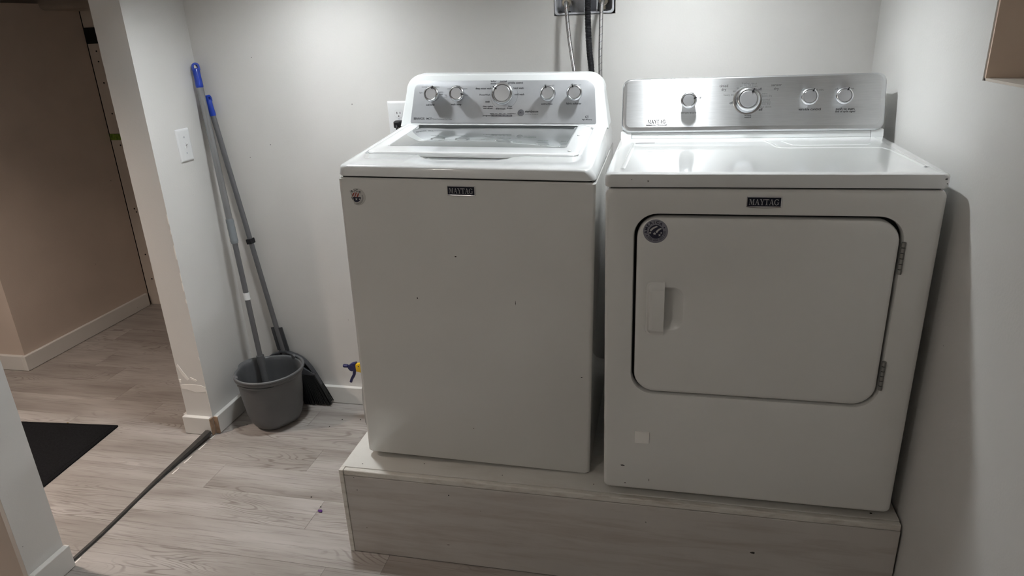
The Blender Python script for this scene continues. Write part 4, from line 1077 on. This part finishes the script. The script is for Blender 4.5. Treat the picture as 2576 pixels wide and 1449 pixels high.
# ------------------------------------------------------------------ spray bottle
sp = thing('spray_bottle', 'spray bottle with yellow and navy trigger head half hidden by the washer', 'spray bottle', (-1.054, .715, 0))
def bottle():
    prof = [(.030, .0005), (.037, .003), (.039, .010), (.039, .120), (.036, .150), (.0355, .165), (.030, .182), (.020, .200), (.0135, .212), (.0130, .226)]
    MB().lathe(prof, Matrix.Translation((.020, 0, 0)) @ Matrix.Diagonal((.88, .8, 1, 1)), 28).build('bottle_body', M['bottle'], sp, smooth=40)
    MB().lathe([(.0165, .214), (.0165, .236), (.013, .240)], Matrix.Translation((.018, 0, 0)), 24).build('collar', M['yellow'], sp, smooth=30)
    MB().loft([[(x, y, z) for x, z in ((-.030, .262), (-.028, .247), (.012, .238), (.034, .252), (.032, .280), (-.006, .284), (-.026, .278))] for y in (-.010, .010)]).build('sprayer_shroud', M['yellow'], sp, bevel=.004, smooth=40)
    MB().lathe([(.0135, -.010), (.0165, -.004), (.0165, .006), (.0135, .012)], axis_matrix((-.042, 0, .262), (0, -1, 0)), 20).build('sprayer_head', M['navy'], sp, smooth=40)
    MB().loft([[(x, y, z) for x, z in ((-.060, .258), (-.050, .250), (-.022, .246), (-.022, .286), (-.040, .282), (-.056, .272))] for y in (-.0115, .0115)]).build('sprayer_nose', M['navy'], sp, bevel=.004, smooth=40)
    MB().lathe([(.0055, 0), (.0070, .002), (.0078, .018), (.0060, .022)], axis_matrix((-.060, 0, .2655), (-1, 0, 0)), 18).build('nozzle', M['navy'], sp, smooth=30)
    tube_mesh('trigger', smooth_path([(-.034, 0, .250), (-.036, 0, .240), (-.040, 0, .226), (-.052, 0, .206), (-.058, 0, .192)], 8), lambda i, s: .0070 - .0012*s/.06, M['navy'], sp, 10)
    MB().lathe([(.0025, 0), (.0025, .0012)], axis_matrix((-.010, -.010, .272), (0, -1, 0)), 12).build('pivot_pin', M['navy'], sp)
bottle()

# ------------------------------------------------------------------ mat, threshold strip, crumbs
mt = thing('floor_mat', 'black fibre door mat lying on the hallway floor', 'mat', (-2.41, .16, .0), (0, 0, math.radians(4.6)))
def mat_():
    hw, hh = .30, .345
    ox, oy = 0, 0
    def rg(e, z): return [(x, y, z) for x, y in rr(0, 0, hw-e, hh-e, .006, 3)]
    MB().loft([rg(0, .0005), rg(0, .005), rg(.003, .007), rg(.012, .0075), rg(.014, .0062), rg(.017, .0062), rg(.019, .0076)]).build('mat_body', M['mat_rubber'], mt)
mat_()
ths = None
def strip():
    # dark vinyl reducer lying loose across the doorway, lifted at the far end
    v = []; f = []; n = 40; rnd = random.Random(5)
    for i in range(n + 1):
        t = i/n; y = YP1 - .002 + (YS - BT - .004 - (YP1 - .002))*t
        xc = X0 - .012 - .012*t + .006*math.sin(t*PI*2.2 + .5)
        k = max(0, (t-.45)/.55)
        wl, wr = .010 + .009*k, .010 + .014*k
        lift = .004 + .020*k**1.6
        v += [(xc-wl, y, .0015 + lift*.55), (xc-wl*.6, y, .003 + lift), (xc, y, .0060 + lift), (xc+wr*.55, y, .0045 + lift*.95), (xc+wr*.75, y, .0010 + lift*.55), (xc+wr*.5, y, .0008 + lift*.45), (xc-wl*.9, y, .0008 + lift*.4)]
    m = 7
    for i in range(n):
        for j in range(m):
            k = (j+1) % m; f.append((i*m+j, i*m+k, (i+1)*m+k, (i+1)*m+j))
    f.append(tuple(range(m))); f.append(tuple(n*m+j for j in range(m))[::-1])
    o = link('threshold_strip', fix(mesh(v, f)), M['strip'], None, True)
    return tag(o, 'dark vinyl threshold strip lying across the doorway floor', 'threshold')
strip()
for i, (t, ln) in enumerate(((.97, .03), (.88, .05), (.76, .05), (.66, .04), (.03, .03))):
    y = YP1 + .77*t; x = X0 + .006 - .004*t
    MB().add([(x-.0025, y-ln/2, .0003), (x+.002, y-ln/2, .0003), (x+.003, y, .0003), (x+.0015, y+ln/2, .0003), (x-.001, y+ln/2, .0003),
              (x-.0025, y-ln/2, .0012), (x+.002, y-ln/2, .0012), (x+.003, y, .0012), (x+.0015, y+ln/2, .0012), (x-.001, y+ln/2, .0012)],
             [(4, 3, 2, 1, 0), (5, 6, 7, 8, 9), (0, 1, 6, 5), (1, 2, 7, 6), (2, 3, 8, 7), (3, 4, 9, 8), (4, 0, 5, 9)]).build('caulk_remnant', M['chip'], fl)
def bit(name, loc, s, mat, label, cat, group=None, seed=0):
    rnd = random.Random(seed); bm = bmesh.new(); bmesh.ops.create_icosphere(bm, subdivisions=1, radius=1)
    for v in bm.verts:
        k = rnd.uniform(.6, 1.2); v.co = Vector((v.co.x*s[0]*k, v.co.y*s[1]*k, max(-.9, v.co.z)*s[2]*(1 if v.co.z < 0 else k)))
    me = bpy.data.meshes.new('mesh'); bm.to_mesh(me); bm.free()
    o = link(name, me, mat); o.location = (loc[0], loc[1], s[2]*.9 + .0003)
    return tag(o, label, cat, group)
bit('candy_wrapper', (-.992, .1426), (.011, .008, .003), M['purple'], 'small purple crumpled scrap on the floor left of the platform', 'scrap', seed=2)
bit('dry_leaf', (-2.39, .515), (.007, .003, .0018), M['twig'], 'tiny dry yellow leaf bit behind the mat, the farther of two', 'leaf bit', 'leaf bits by the mat', 4)
bit('dry_leaf', (-2.375, .500), (.006, .003, .0018), M['twig'], 'tiny dry yellow leaf bit behind the mat, the one nearer the mat', 'leaf bit', 'leaf bits by the mat', 5)
SPECKS = (((-1.575, .62), 'tiny dark speck of dirt on the floor left of the bucket'), ((-1.06, .21), 'tiny dark speck of dirt behind and left of the purple scrap'),
          ((-1.00, .165), 'tiny dark speck of dirt right behind the purple scrap'), ((-1.21, .66), 'tiny dark speck of dirt on the floor, nearest the broom bristles'),
          ((-1.18, .72), 'tiny dark speck of dirt between the bristles and the spray bottle'), ((-1.10, .73), 'tiny dark speck of dirt at the foot of the spray bottle'))
for i, ((x, y), lab) in enumerate(SPECKS):
    bit('dirt_speck', (x, y), (.0035, .0025, .0015), M['speck'], lab, 'dirt', 'dirt specks on the floor', 10+i)
